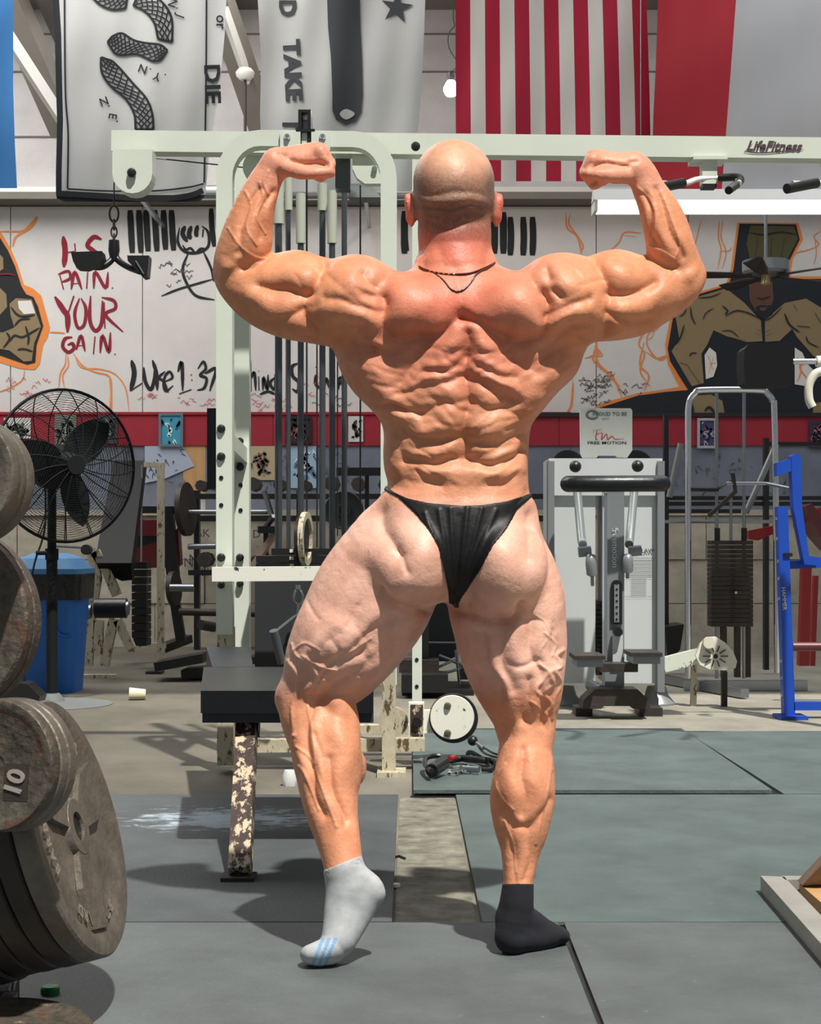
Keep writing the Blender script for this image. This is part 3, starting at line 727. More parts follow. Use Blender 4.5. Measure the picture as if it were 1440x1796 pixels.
class Decal:
    """flat paint or print laid on a surface: mapping f(px,py,lift) -> point"""
    def __init__(s, f, tr=(0,0,1)): s.bm = MB_(); s.f = f; s.tr = tr; s.lift = .002; s.k = 1.0
    def T(s, p): return (s.tr[0]+p[0]/s.tr[2], s.tr[1]+p[1]/s.tr[2])
    def stroke(s, pts, wd, sm=True, taper=.35, mi=0):
        pts = [s.T(p) for p in pts]; wd = wd/s.tr[2]*s.k; s.lift += 2e-6; s.jit = s.lift
        L_, R2 = ribbon2d(pts, wd, sm, taper)
        a = [s.bm.verts.new(s.f(p[0], p[1], s.lift)) for p in L_]; b = [s.bm.verts.new(s.f(p[0], p[1], s.lift)) for p in R2]
        for i in range(len(a)-1):
            s.bm.faces.new((a[i], b[i], b[i+1], a[i+1])).material_index = mi
    def fill(s, pts, mi=0, sm=False, cell=None, lift=0):
        pts = [s.T(p) for p in pts]
        if sm: pts = [tuple(p) for p in catmull(pts, 4, True)]
        t = MB_(); vs = [t.verts.new((p[0], p[1], 0)) for p in pts]; es = [t.edges.new((vs[i], vs[(i+1) % len(vs)])) for i in range(len(vs))]
        bmesh.ops.triangle_fill(t, edges=es, use_beauty=True)
        if cell:
            for _ in range(6):
                long = [e for e in t.edges if e.calc_length() > cell]
                if not long: break
                bmesh.ops.subdivide_edges(t, edges=long, cuts=1); bmesh.ops.triangulate(t, faces=t.faces)
        mp = {v: s.bm.verts.new(s.f(v.co.x, v.co.y, s.lift+lift)) for v in t.verts}
        for f_ in t.faces: s.bm.faces.new([mp[v] for v in f_.verts]).material_index = mi
        t.free()
    def text(s, txt, x, y, size, rot=0.0, mi=0, sx=1.0, shear=0.0, bold=0.0, align='CENTER'):
        cu = bpy.data.curves.new('t', 'FONT'); cu.body = txt; cu.size = 1; cu.align_x = align; cu.align_y = 'CENTER'; cu.shear = shear; cu.offset = bold; cu.resolution_u = 2
        o = bpy.data.objects.new('t', cu); C.objects.link(o); dg = bpy.context.evaluated_depsgraph_get(); me = bpy.data.meshes.new_from_object(o.evaluated_get(dg))
        c, n = math.cos(math.radians(rot)), math.sin(math.radians(rot)); vs = []
        for v in me.vertices:
            a, b = v.co.x*size*sx, -v.co.y*size
            p = s.T((x+a*c-b*n, y+a*n+b*c)); vs.append(s.bm.verts.new(s.f(p[0], p[1], s.lift)))
        for q in me.polygons:
            try: s.bm.faces.new([vs[i] for i in q.vertices]).material_index = mi
            except ValueError: pass
        bpy.data.objects.remove(o); bpy.data.curves.remove(cu); bpy.data.meshes.remove(me)
    def done(s, name, mats, parent):
        me = bpy.data.meshes.new(name)
        bmesh.ops.recalc_face_normals(s.bm, faces=s.bm.faces)
        s.bm.to_mesh(me); s.bm.free(); me.polygons.foreach_set('use_smooth', [True]*len(me.polygons))
        for q in (mats if isinstance(mats, (list, tuple)) else [mats]): me.materials.append(q)
        o = bpy.data.objects.new(name, me); C.objects.link(o)
        if parent is not None: o.parent = parent; o.matrix_parent_inverse = PW(parent).inverted()
        return o
# ================================================================ materials
M = {}
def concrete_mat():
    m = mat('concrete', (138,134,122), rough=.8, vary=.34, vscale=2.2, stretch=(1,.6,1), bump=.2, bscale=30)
    # shade over the left aisle put into the colour, paler towards the right
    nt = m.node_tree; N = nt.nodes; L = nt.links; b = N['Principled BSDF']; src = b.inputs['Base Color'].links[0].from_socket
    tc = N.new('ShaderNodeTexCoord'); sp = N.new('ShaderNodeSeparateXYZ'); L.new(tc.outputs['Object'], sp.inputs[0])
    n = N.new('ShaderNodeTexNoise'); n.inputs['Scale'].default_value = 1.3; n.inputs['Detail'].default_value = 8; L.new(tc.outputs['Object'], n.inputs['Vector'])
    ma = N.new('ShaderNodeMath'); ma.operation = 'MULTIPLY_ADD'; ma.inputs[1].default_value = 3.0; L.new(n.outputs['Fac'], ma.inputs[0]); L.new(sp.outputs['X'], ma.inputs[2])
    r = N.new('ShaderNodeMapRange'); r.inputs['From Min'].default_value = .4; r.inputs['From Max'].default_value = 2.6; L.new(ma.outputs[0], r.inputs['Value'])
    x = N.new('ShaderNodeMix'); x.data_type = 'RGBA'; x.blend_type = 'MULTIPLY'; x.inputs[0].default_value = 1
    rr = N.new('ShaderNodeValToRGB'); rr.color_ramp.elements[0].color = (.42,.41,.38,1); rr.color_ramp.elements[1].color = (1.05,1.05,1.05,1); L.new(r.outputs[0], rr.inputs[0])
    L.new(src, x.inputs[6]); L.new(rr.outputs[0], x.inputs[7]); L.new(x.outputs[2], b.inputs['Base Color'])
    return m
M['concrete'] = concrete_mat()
M['worn_concrete'] = mat('worn_concrete', (124,122,108), rough=.85, vary=.6, vscale=14, bump=.5, bscale=30)
def rubber(name, rgb, chalk=False):
    m = mat(name, rgb, rough=.62, vary=.30, vscale=3.5, bump=.25, bscale=90, spec=.4)
    nt = m.node_tree; N = nt.nodes; L = nt.links; b = N['Principled BSDF']
    src = b.inputs['Base Color'].links[0].from_socket
    tc = N.new('ShaderNodeTexCoord')
    n = N.new('ShaderNodeTexNoise'); n.inputs['Scale'].default_value = 32; n.inputs['Detail'].default_value = 9; n.inputs['Roughness'].default_value = .75
    L.new(tc.outputs['Object'], n.inputs['Vector'])
    r = N.new('ShaderNodeValToRGB'); r.color_ramp.elements[0].position = .645; r.color_ramp.elements[1].position = .70
    L.new(n.outputs['Fac'], r.inputs[0])
    x = N.new('ShaderNodeMix'); x.data_type = 'RGBA'; L.new(r.outputs[0], x.inputs[0]); L.new(src, x.inputs[6]); x.inputs[7].default_value = lin((150,155,152))+(1,)
    out = x.outputs[2]
    if chalk:
        mp = N.new('ShaderNodeMapping'); mp.vector_type = 'POINT'; mp.inputs['Location'].default_value = (-.22, -1.55, 0); mp.inputs['Scale'].default_value = (2.6, 3.6, 0)
        L.new(tc.outputs['Object'], mp.inputs[0]); ln = N.new('ShaderNodeVectorMath'); ln.operation = 'LENGTH'; L.new(mp.outputs[0], ln.inputs[0])
        n2 = N.new('ShaderNodeTexNoise'); n2.inputs['Scale'].default_value = 9; n2.inputs['Detail'].default_value = 10; n2.inputs['Roughness'].default_value = .72; n2.inputs['Distortion'].default_value = .5
        m2 = N.new('ShaderNodeMapping'); m2.inputs['Scale'].default_value = (1, 2.2, 1); L.new(tc.outputs['Object'], m2.inputs[0]); L.new(m2.outputs[0], n2.inputs['Vector'])
        ma = N.new('ShaderNodeMath'); ma.operation = 'MULTIPLY_ADD'; ma.inputs[1].default_value = -.32; L.new(ln.outputs['Value'], ma.inputs[0]); L.new(n2.outputs['Fac'], ma.inputs[2])
        r2 = N.new('ShaderNodeValToRGB'); r2.color_ramp.elements[0].position = .27; r2.color_ramp.elements[1].position = .40; r2.color_ramp.elements[1].color = (.85,.85,.85,1)
        L.new(ma.outputs[0], r2.inputs[0]); x2 = N.new('ShaderNodeMix'); x2.data_type = 'RGBA'; L.new(r2.outputs[0], x2.inputs[0]); L.new(out, x2.inputs[6]); x2.inputs[7].default_value = lin((168,184,196))+(1,); out = x2.outputs[2]
    L.new(out, b.inputs['Base Color'])
    return m
M['rubber_chalk'] = rubber('chalky_rubber', (76,82,84), True)  # chalk stain over a base darkened for the shade at the left
M['rubber'] = rubber('rubber_mat', (88,94,94)); M['rubber2'] = rubber('rubber_mat_green', (84,97,96))
M['chalk'] = mat('chalk_dust', (170,185,195), rough=1)
M['wall_white'] = mat('wall_white', (206,202,198), rough=.9, vary=.10, vscale=1.3, bump=.1, bscale=20)
M['insul'] = mat('insulation', (196,192,190), rough=.9, vary=.10, vscale=3, bump=.6, bscale=60)
M['red_band'] = mat('red_paint', (150,22,42), rough=.6, vary=.1, vscale=2)
M['low_wall'] = mat('grey_blue_wall', (112,118,132), rough=.85, vary=.25, vscale=2)
M['rock_wall'] = mat('pale_block', (178,170,154), rough=.9, vary=.28, vscale=3.5, bump=.6, bscale=10)
M['roof'] = mat('roof_deck', (120,116,110), rough=.9, vary=.15, vscale=2)
M['beam_dark'] = mat('rafter_paint', (116,110,102), rough=.8, vary=.1, vscale=4)
M['white_metal'] = mat('white_metal', (222,220,214), rough=.5)
M['cream'] = mat('cream_paint', (206,214,200), rough=.38, vary=.06, vscale=5, chip=(70,60,48), chip_amt=.32, chip_scale=26)
M['cream_clean'] = mat('cream_paint_clean', (208,216,203), rough=.35, vary=.05, vscale=4)
M['rusty'] = mat('rusty_cream', (188,180,156), rough=.6, vary=.2, vscale=8, chip=(92,72,50), chip_amt=.36, chip_scale=42, bump=.3, bscale=60, stretch=(1,1,.4))
M['very_rusty'] = mat('flaking_leg', (58,44,40), rough=.6, vary=.2, vscale=8, chip=(196,178,150), chip_amt=.42, chip_scale=26, bump=.4, bscale=30, stretch=(1.3,1,.6))
M['chipped_white'] = mat('chipped_white', (226,226,214), rough=.5, chip=(38,34,32), chip_amt=.24, chip_scale=26)
M['black'] = mat('black_plastic', (20,21,22), rough=.4)
M['vinyl'] = mat('black_vinyl', (19,22,26), rough=.36, bump=.15, bscale=30, vary=.2, vscale=5, spec=.45)
M['raw_steel'] = mat('raw_steel', (158,156,148), rough=.5, metal=.25, vary=.15, vscale=10)
M['vinyl_grey'] = mat('worn_vinyl', (34,40,46), rough=.45, vary=.3, vscale=9, bump=.2, bscale=25, spec=.4)
M['deep_vinyl'] = mat('deep_black_vinyl', (12,14,16), rough=.62, spec=.2)
M['chrome'] = mat('chrome', (215,218,222), rough=.16, metal=1)
M['steel'] = mat('steel', (150,155,160), rough=.3, metal=.9)
M['rod'] = mat('guide_rod', (92,98,104), rough=.3, metal=.7)
M['dark_iron'] = mat('dark_iron', (60,54,50), rough=.55, metal=.3, vary=.35, vscale=7, bump=.3, bscale=40)
M['iron'] = mat('cast_iron', (112,106,96), rough=.5, metal=.45, vary=.35, vscale=14, bump=.35, bscale=60)
M['iron_rust'] = mat('cast_iron_rust', (92,86,76), rough=.55, metal=.35, vary=.5, vscale=30, bump=.5, bscale=70, chip=(96,70,58), chip_amt=.36, chip_scale=30)
M['silver'] = mat('silver_powder', (212,218,218), rough=.3, metal=.25, vary=.05, vscale=2)
M['silver_dark'] = mat('grey_powder', (134,140,142), rough=.35, metal=.3)
M['blue'] = mat('blue_paint', (22,72,176), rough=.35, vary=.08, vscale=6)
M['red'] = mat('red_powder', (150,20,30), rough=.35)
M['maroon'] = mat('maroon_vinyl', (92,40,46), rough=.4)
M['bin'] = mat('bin_blue', (20,98,180), rough=.45, vary=.06, vscale=4)
M['bin_lid'] = mat('bin_lid_blue', (70,128,178), rough=.5)
M['bag'] = mat('bin_bag', (14,14,15), rough=.22, bump=.9, bscale=24)
M['wood'] = mat('plywood', (186,146,98), rough=.7, vary=.18, vscale=4, stretch=(6,1,.5))
M['brown_wood'] = mat('brown_wood', (120,100,84), rough=.7, vary=.25, vscale=6, stretch=(1,6,1))
def paint(n, rgb): return mat(n, rgb, rough=.8)
P_ = {k: paint('paint_'+k, v) for k, v in dict(black=(24,26,28), grey=(74,78,82), red=(128,16,38), orange=(222,132,66), tan=(134,116,84), olive=(74,70,42), navy=(18,26,36), white=(214,210,204), ink=(70,72,76), pink=(190,96,104), blue=(60,130,160), brown=(90,60,44)).items()}
# ================================================================ structure
ZC = -0.012; WD = 13.6
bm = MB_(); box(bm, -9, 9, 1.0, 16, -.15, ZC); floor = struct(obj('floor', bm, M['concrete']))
def mat_piece(x0, x1, y0, y1, label, m='rubber', rz=0.0, z=0.0, **kw):
    cx, cy = (x0+x1)/2, (y0+y1)/2
    bm = MB_(); box(bm, x0-cx, x1-cx, y0-cy, y1-cy, ZC+z, z)
    o = obj('rubber_mat', bm, M[m], bevel=.003); o.location = (cx, cy, 0); o.rotation_euler = (0,0,rz)
    return tag(o, label, 'rubber mat', 'rubber floor mats')
g_ = .004
mat_piece(-2.105, -.885, 1.77, 3.595-g_, 'grey rubber mat under the leaning plates at the left edge')
mat_piece(-.885+g_, .335-g_, 1.77, 3.595-g_, 'grey rubber mat in front, under both of the man\'s feet')
mat_piece(.343, 1.60, 1.77, 3.595-g_, 'grey rubber mat in front, beside the black sock', rz=-.003)
mat_piece(-1.26, -.042, 3.595+g_, 5.43, 'chalk-stained rubber mat under the bench leg', 'rubber_chalk')
mat_piece(-2.5, -1.262, 3.595+g_, 5.43, 'rubber mat behind the weight plates at the left edge')
mat_piece(.158, 1.78, 3.595+g_, 5.43, 'wide greenish rubber mat right of the bare concrete strip', 'rubber2', rz=.004)
mat_piece(0.01, 1.235, 5.45, 7.28, 'raised rubber mat carrying the loose cable handles', 'rubber2', z=.012)
mat_piece(1.262, 2.6, 5.45, 7.28, 'far right rubber mat beyond the open diagonal seam', 'rubber2', rz=.012)
bm = MB_(); box(bm, -.036, .15, 3.60, 5.43, ZC-.001, ZC+.002); struct(obj('trim_1', bm, M['worn_concrete']))
for i, (x0, x1, y0, y1) in enumerate(((.32,.36,1.77,3.60),(1.22,1.29,5.43,7.28),(-.9,-.87,1.77,3.6),(-2.5,1.8,3.588,3.604),(-.0,1.8,5.42,5.46))):  # added black strips put the shade of the open mat seams into colour
    bm = MB_(); box(bm, x0, x1, y0, y1, ZC-.001, ZC+.004); struct(obj('trim_%d' % (6+i), bm, M['black']))
# walls
def wz(v): return H-(v-HZ)*WD/F
def wx(u): return (u-720)*WD/F
bm = MB_(); box(bm, -7, 7, WD, WD+.3, ZC, 7.0); wall = struct(obj('wall_back', bm, M['insul']))
z_top, z_red, z_low, z_rock = wz(364), wz(725), wz(782), wz(905)
seams = [-230, 20, 251, 502, 753, 1045, 1206, 1456, 1700]
for a, b in zip(seams, seams[1:]):
    bm = MB_(); box(bm, wx(a)+.004, wx(b)-.004, WD-.03, WD, z_red, z_top); obj('wall_panel', bm, M['wall_white'], wall)
for i, (a, b) in enumerate([(-230, 480), (480, 980), (980, 1700)]):
    bm = MB_(); box(bm, wx(a), wx(b)-.003, WD-.045, WD, z_low, z_red); obj('red_board', bm, M['red_band'], wall)
for a, b in ((-230, 322), (361, 700), (700, 1000), (1000, 1700)):
    bm = MB_(); box(bm, wx(a), wx(b)-.003, WD-.03, WD, z_rock, z_low); obj('lower_panel', bm, M['low_wall'], wall)
bm = MB_(); box(bm, wx(322), wx(361), WD-.034, WD, wz(866), z_low); obj('plywood_board', bm, M['wood'], wall)
rb = random.Random(3)
for r in range(3):
    zz0 = ZC+r*(z_rock-ZC)/3; zz1 = ZC+(r+1)*(z_rock-ZC)/3-.006; x = -6.9-(r % 2)*.4
    while x < 6.8:
        w_ = rb.uniform(.8, 1.3); bm = MB_(); box(bm, x, x+w_-.006, WD-.16-rb.uniform(0,.02), WD, zz0, zz1); obj('wall_block', bm, M['rock_wall'], wall, bevel=.012); x += w_
bm = MB_(); box(bm, -7, 7, WD-.2, WD, z_rock, z_rock+.05); obj('ledge', bm, M['rock_wall'], wall, bevel=.01)
for v in (60, 126, 240):
    bm = MB_(); box(bm, -7, 7, WD-.012, WD, wz(v+1.2), wz(v-1.2)); obj('insulation_seam', bm, M['beam_dark'], wall)
bm = MB_(); box(bm, -7, 7, WD-.30, WD, wz(362), wz(350)); struct(obj('trim_2', bm, M['beam_dark']))
bm = MB_(); box(bm, -7, 7, WD-.14, WD, wz(350), wz(334)); struct(obj('trim_3', bm, M['white_metal']))
bm = MB_(); box(bm, wx(-300), wx(1000), WD-.06, WD-.03, wz(728), wz(723.5)); struct(obj('trim_4', bm, M['red_band']))
bm = MB_(); box(bm, wx(930), wx(1700), WD-.07, WD-.03, wz(732), wz(725)); struct(obj('trim_5', bm, M['black']))
for nm, x in (('wall_left', -7.2), ('wall_right', 7.0)):
    bm = MB_(); box(bm, x, x+.2, 6.5, WD+.3, ZC, 7.0); struct(obj(nm, bm, M['insul']))
# roof: deck rising toward the open front
bm = MB_(); poly(bm, [Vector((-7.2,5.85,6.84)), Vector((7.2,5.85,6.84)), Vector((7.2,WD+.3,5.35)), Vector((-7.2,WD+.3,5.35))], (0,0,0), (0,0,.12)); roof = struct(obj('ceiling', bm, M['roof']))
for x in (-5.6, -2.9, -1.55, 1.2, 4.0):
    bm = MB_(); bar(bm, (x, 5.9, 6.62), (x, WD, 5.17), .14, .36); obj('rafter', bm, M['beam_dark'], roof)
for y in (7.5, 9.5, 11.5, 12.8):
    z = 7.1-(y-4.4)*(1.75/9.5)
    bm = MB_(); box(bm, -7, 7, y, y+.06, z-.12, z); obj('purlin', bm, M['white_metal'], roof)
def brace(p0, p1, wpx, m='beam_dark'):
    bm = MB_(); bar(bm, at(*p0), at(*p1), wpx*p0[2]/F, .12); return obj('roof_brace', bm, M[m], roof)
brace((-10,-60,12.6), (118,232,13.3), 62); brace((12,60,12.4), (112,214,13.1), 9, 'white_metal')
brace((378,-20,12.6), (470,250,13.3), 46); brace((394,20,12.4), (436,140,12.9), 8, 'white_metal')
# ================================================================ paint and writing on the wall
def wmap(u, v, lift=.002): return at(u, v, WD-.03-lift*2)
def wall_decal(tr=(0,0,1)): return Decal(wmap, tr)
# left mural: dark head and raised fist in an orange halo
d = wall_decal((0,360,3.59))
d.fill([(-300,60),(0,160),(60,260),(110,370),(150,500),(210,525),(260,570),(290,680),(315,770),(300,830),(270,880),(250,1000),(220,1035),(130,1030),(0,990),(-300,950)], 0)
d.lift = .004
d.fill([(-300,120),(0,205),(50,285),(95,385),(135,510),(165,560),(210,578),(240,640),(272,760),(230,880),(222,990),(170,1003),(0,945),(-300,900)], 1)
d.lift = .006
d.fill([(60,620),(100,585),(200,592),(228,680),(258,765),(215,870),(200,980),(150,985),(60,915),(-200,870),(-200,800),(20,800),(90,770),(66,690)], 2)
d.fill([(0,310),(20,330),(22,400),(0,415),(-80,400),(-80,320)], 2); d.fill([(0,520),(40,560),(45,640),(0,690),(-100,680),(-100,540)], 2)
d.lift = .008
d.fill([(112,602),(195,600),(222,680),(150,686),(118,650)], 3)
for s_ in ([(68,640),(110,690),(160,700),(220,690)],[(90,760),(130,720),(190,715)],[(60,860),(90,820),(140,830),(200,800),(250,770)],[(110,910),(150,905),(205,920)],[(20,900),(60,840),(40,800)],[(160,760),(180,830),(175,880)]): d.stroke(s_, 13, mi=1)
d.stroke([(-60,440),(40,432),(100,440)], 9, mi=4)
d.done('fist_mural', [P_['orange'], P_['black'], P_['tan'], P_['white'], P_['red']], wall)
d = wall_decal((0,360,3.59))
for s_, w_ in (([(0,165),(80,165),(150,160),(200,110),(230,85)],12),([(170,160),(100,200),(80,260)],14),([(235,70),(200,130),(160,165)],18),([(312,800),(360,800),(410,805)],9),([(415,930),(410,1000),(380,1060),(370,1150)],8),([(425,940),(430,1010),(395,1070),(405,1150)],8),
               ([(460,930),(520,1010),(600,1050),(690,1080),(700,1200),(705,1305)],10),([(470,940),(510,1020),(620,1030),(720,1060),(790,1150),(812,1295)],7),([(690,1090),(700,1180),(690,1305)],12),([(155,1035),(140,1100),(60,1150),(-20,1180)],8)): d.stroke(s_, w_)
d.done('lightning_paint', P_['orange'], wall)
d = wall_decal((0,360,3.59)); d.k = 1.6
for s_, w_ in (([(398,195),(410,290),(402,390)],22),([(405,300),(470,290)],14),([(470,240),(475,290)],14),([(640,215),(590,200),(550,250),(580,280),(650,330)],18),
    ([(375,435),(400,530)],14),([(365,435),(430,415),(440,460),(385,485)],11),([(448,530),(470,420),(515,530)],13),([(455,495),(500,490)],9),([(552,420),(545,525)],14),([(590,525),(600,420),(665,520),(680,420)],13),([(706,518),(710,524)],18),
    ([(345,575),(400,660),(425,700),(425,800)],22),([(465,570),(425,690)],18),([(500,585),(470,680),(490,770),(530,750),(540,650),(510,585)],13),([(570,570),(565,720),(600,790),(640,740),(645,600)],15),([(655,610),(660,775)],15),([(640,580),(715,600),(725,650),(665,690),(775,798)],13),
    ([(455,830),(410,840),(395,890),(430,925),(465,900),(455,870),(425,880)],14),([(480,910),(510,820),(535,920)],12),([(485,885),(528,882)],9),([(598,825),(588,938)],14),([(630,930),(645,820),(685,925),(695,800)],13),([(722,935),(726,940)],20)): d.stroke(s_, w_)
d.done('painted_slogan', P_['red'], wall)
d = wall_decal((0,360,3.59)); d.k = 1.55
for s_, w_ in (([(828,975),(845,1060),(822,1170)],20),([(822,1168),(895,1120)],14),([(905,1020),(915,1110),(950,1160),(975,1080),(975,1020)],15),([(960,975),(985,1060),(990,1165)],15),([(1040,1045),(1000,1085),(1030,1110),(1060,1180)],11),([(1040,1110),(1085,1085),(1068,1048),(1040,1075),(1030,1130),(1045,1170),(1090,1135)],11),
    ([(1120,1050),(1145,990),(1150,1170)],14),([(1128,1188),(1205,1160)],14),([(1203,1065),(1206,1070)],20),([(1206,1098),(1210,1103)],18),([(1245,1030),(1280,985),(1295,1030),(1260,1070),(1300,1090),(1285,1150),(1240,1165)],12),([(1290,1060),(1360,1030),(1320,1170)],13)): d.stroke(s_, w_)
d.tr = (340,600,2.994)
for s_, w_ in (([(200,160),(205,250),(215,190),(218,255)],12),([(298,95),(300,260)],11),([(300,190),(318,160),(325,255)],10),([(340,180),(342,255)],10),([(340,150),(342,154)],12),([(362,255),(366,185),(385,250),(390,170)],10),([(425,185),(400,215),(425,250),(430,170),(430,240)],10),([(345,275),(390,260),(430,275)],9),
    ([(488,170),(492,250)],10),([(490,130),(492,134)],12),([(548,110),(515,130),(520,180),(550,210),(545,260),(515,245)],12),([(640,130),(642,134)],12),([(640,170),(640,220),(665,245)],11),([(685,240),(695,190),(715,240),(725,190),(735,245)],10),([(760,250),(765,190),(782,195),(775,215),(762,220)],10),([(790,160),(795,250)],10)): d.stroke(s_, w_)
d.k = 1.0
# sausage-like black bars of the drawn weights, the grip and sweep of the drawn figure
d.tr = (0,360,3.59)
for i, (x, y1) in enumerate(((825,300),(880,300),(925,290),(980,290),(1035,280),(1085,285))): d.stroke([(x-6,30),(x,150),(x+8,y1)], 40, taper=.75)
d.stroke([(1330,20),(1335,150),(1350,260)], 34, taper=.7)
for s_, w_ in (([(1190,290),(1150,400),(1175,490),(1235,570),(1350,595)],18),([(1280,290),(1330,400),(1345,480)],16),([(1015,572),(1120,530),(1220,500),(1340,465)],14),([(1130,140),(1120,230),(1160,290),(1240,300),(1310,260),(1310,170),(1270,130)],18),
    ([(1165,130),(1150,180),(1180,230)],30),([(1205,130),(1190,180),(1200,215)],30),([(1245,125),(1235,170),(1240,200)],28),([(1280,150),(1275,200)],26),([(1150,250),(1170,280),(1200,270),(1230,300),(1260,275),(1290,270)],16)): d.stroke(s_, w_)
d.tr = (900,230,3.992)
for x in (-15,75,140): d.stroke([(x-5,600),(x,740),(x-5,870)], 46, taper=.75)
d.tr = (700,340,1)
for x in (8,): d.stroke([(x,30),(x+6,100)], 10, taper=.7)
d.tr = (560,240,2.88)
for x in (430,885,930): d.stroke([(x,380),(x,480),(x,590)], 36, taper=.75)
d.done('black_lettering', P_['black'], wall)
# faint scribbles: pen signatures all over
d = wall_decal(); rs = random.Random(11)
for (x0, y0, x1, y1, n, red) in ((0,660,90,710,16,1),(228,690,270,700,6,1),(310,695,380,712,10,1),(270,460,330,500,14,0),(400,690,500,720,18,1),(520,660,560,700,8,1),(540,690,610,712,8,0),(1015,655,1065,712,46,0),(1075,670,1125,695,8,0)):
    for i in range(n):
        x = rs.uniform(x0, x1); y = rs.uniform(y0, y1); p = [(x, y)]
        for k in range(rs.randint(3, 6)): x += rs.uniform(1, 4); p.append((x, y+rs.uniform(-4, 4)))
        d.stroke(p, 1.0 if red else 1.2, mi=red)
d.done('pen_scribbles', [P_['ink'], P_['pink']], wall)
# right mural: bearded strongman in a dark vest
d = wall_decal((1140,360,4.49))
d.fill([(120,1100),(165,860),(330,700),(600,620),(640,500),(660,330),(690,135),(1170,140),(1205,270),(1110,450),(1110,560),(1380,560),(1400,1500),(1700,1500),(1700,1640),(-520,1640),(-380,1560),(-100,1480),(120,1450),(230,1430),(140,1250)], 0)
d.lift = .004
d.fill([(140,1130),(185,865),(335,715),(620,630),(660,500),(680,330),(705,145),(1150,150),(1180,270),(1095,440),(1095,580),(1400,580),(1400,1520),(1700,1520),(1700,1650),(-480,1650),(-380,1590),(-100,1500),(120,1470),(300,1455),(160,1230)], 1)
d.lift = .006
d.fill([(790,160),(1135,165),(1165,260),(1085,420),(790,440),(760,300)], 2)
d.fill([(200,870),(330,735),(600,655),(745,770),(875,910),(888,1070),(760,1078),(600,1030),(500,985),(455,1090),(405,1170),(415,1290),(425,1400),(330,1425),(255,1300),(170,1150),(230,1050)], 3)
d.fill([(905,905),(1060,770),(1230,735),(1420,850),(1420,1210),(1290,1190),(1160,1040),(1120,975),(1020,1068),(905,1076)], 3)
d.fill([(330,1500),(480,1490),(570,1540),(590,1650),(350,1650)], 3); d.fill([(1290,1560),(1400,1540),(1400,1650),(1280,1650)], 3)
d.fill([(780,610),(965,600),(975,740),(930,860),(850,860),(785,750)], 4)
d.lift = .008
d.fill([(430,1180),(470,1120),(520,1160),(530,1260),(500,1350),(440,1370)], 5)
d.fill([(1140,1120),(1200,1160),(1240,1250),(1290,1300),(1260,1430),(1140,1410)], 5)
d.fill([(835,800),(870,785),(930,790),(970,780),(965,860),(900,905),(840,860)], 1)
d.lift = .010
d.fill([(862,805),(925,805),(905,832),(875,832)], 4)
for s_, w_ in (([(885,900),(890,1000),(905,1075)],14),([(600,870),(680,830),(780,850),(885,905)],10),([(595,880),(620,830)],9),([(560,990),(640,990),(700,1040)],8),([(420,900),(440,850),(500,810)],8),([(320,800),(330,880),(360,940)],10),([(230,880),(270,850),(290,800)],9),([(200,1100),(240,1040),(270,940)],12),
    ([(310,1190),(330,1165),(370,1165)],10),([(240,1240),(300,1260)],12),([(300,1270),(390,1400)],9),([(900,910),(960,880),(1040,800)],9),([(1060,850),(1100,940),(1180,1000)],14),([(1160,950),(1260,960)],18),([(1230,1030),(1250,1080),(1330,1120)],10),([(1300,850),(1350,930)],12),([(1130,780),(1160,830)],8),([(570,790),(610,830),(590,860)],12),([(1120,980),(1060,1050)],7),
    ([(380,730),(480,720),(560,690)],9),([(640,1040),(760,1070)],7),([(870,990),(840,975)],6),([(870,1020),(830,1010)],6),([(910,1000),(950,980)],6),([(915,1030),(960,1010)],6),([(840,725),(890,735),(950,715)],9),([(890,740),(895,775)],6),([(780,215),(900,230),(1030,210),(1160,230)],9),([(850,260),(830,420)],8),([(960,260),(950,420)],8),([(1060,260),(1030,420)],8),([(330,1550),(360,1640)],8),([(430,1620),(470,1590),(510,1640)],20)): d.stroke(s_, w_, mi=1)
for s_ in ([(455,1180),(500,1300)],[(500,1200),(460,1320)],[(455,1250),(520,1240)],[(1160,1190),(1190,1300),(1160,1390)],[(1230,1240),(1180,1280),(1250,1380)]): d.stroke(s_, 9, mi=0)
d.done('strongman_mural', [P_['orange'], P_['navy'], P_['olive'], P_['tan'], P_['brown'], P_['white']], wall)
d = wall_decal((1140,360,4.49))
for s_, w_ in (([(405,110),(370,250),(350,330)],6),([(545,120),(540,260),(560,350),(535,500)],9),([(575,120),(560,250),(600,370),(570,500)],7),([(560,360),(620,360),(645,330)],7),([(1347,200),(1290,250),(1330,310),(1250,350),(1120,380)],9),([(1300,260),(1310,380),(1290,470)],7),([(1200,350),(1130,400),(1110,490)],7),
    ([(120,890),(60,970),(0,1000)],7),([(40,930),(20,1030),(-20,1060)],6),([(-40,1150),(60,1210),(120,1190)],7)): d.stroke(s_, w_)
d.tr = (900,230,3.992)
for s_, w_ in (([(370,580),(380,680),(450,740),(480,860)],11),([(400,580),(390,650),(440,720),(490,800),(470,850)],9),([(900,715),(780,710),(740,780),(680,835)],9),([(860,740),(780,730)],8),([(590,1480),(560,1600),(640,1680),(750,1790)],10),([(500,1590),(600,1560),(570,1500)],8),([(570,1600),(680,1720),(740,1800)],8),
    ([(1040,1320),(920,1410),(880,1490),(920,1560),(890,1680),(960,1790)],10),([(1080,1330),(960,1400),(940,1500),(1020,1600),(1080,1580)],8),([(415,1700),(420,1800)],8)): d.stroke(s_, w_)
d.tr = (900,600,2.565)
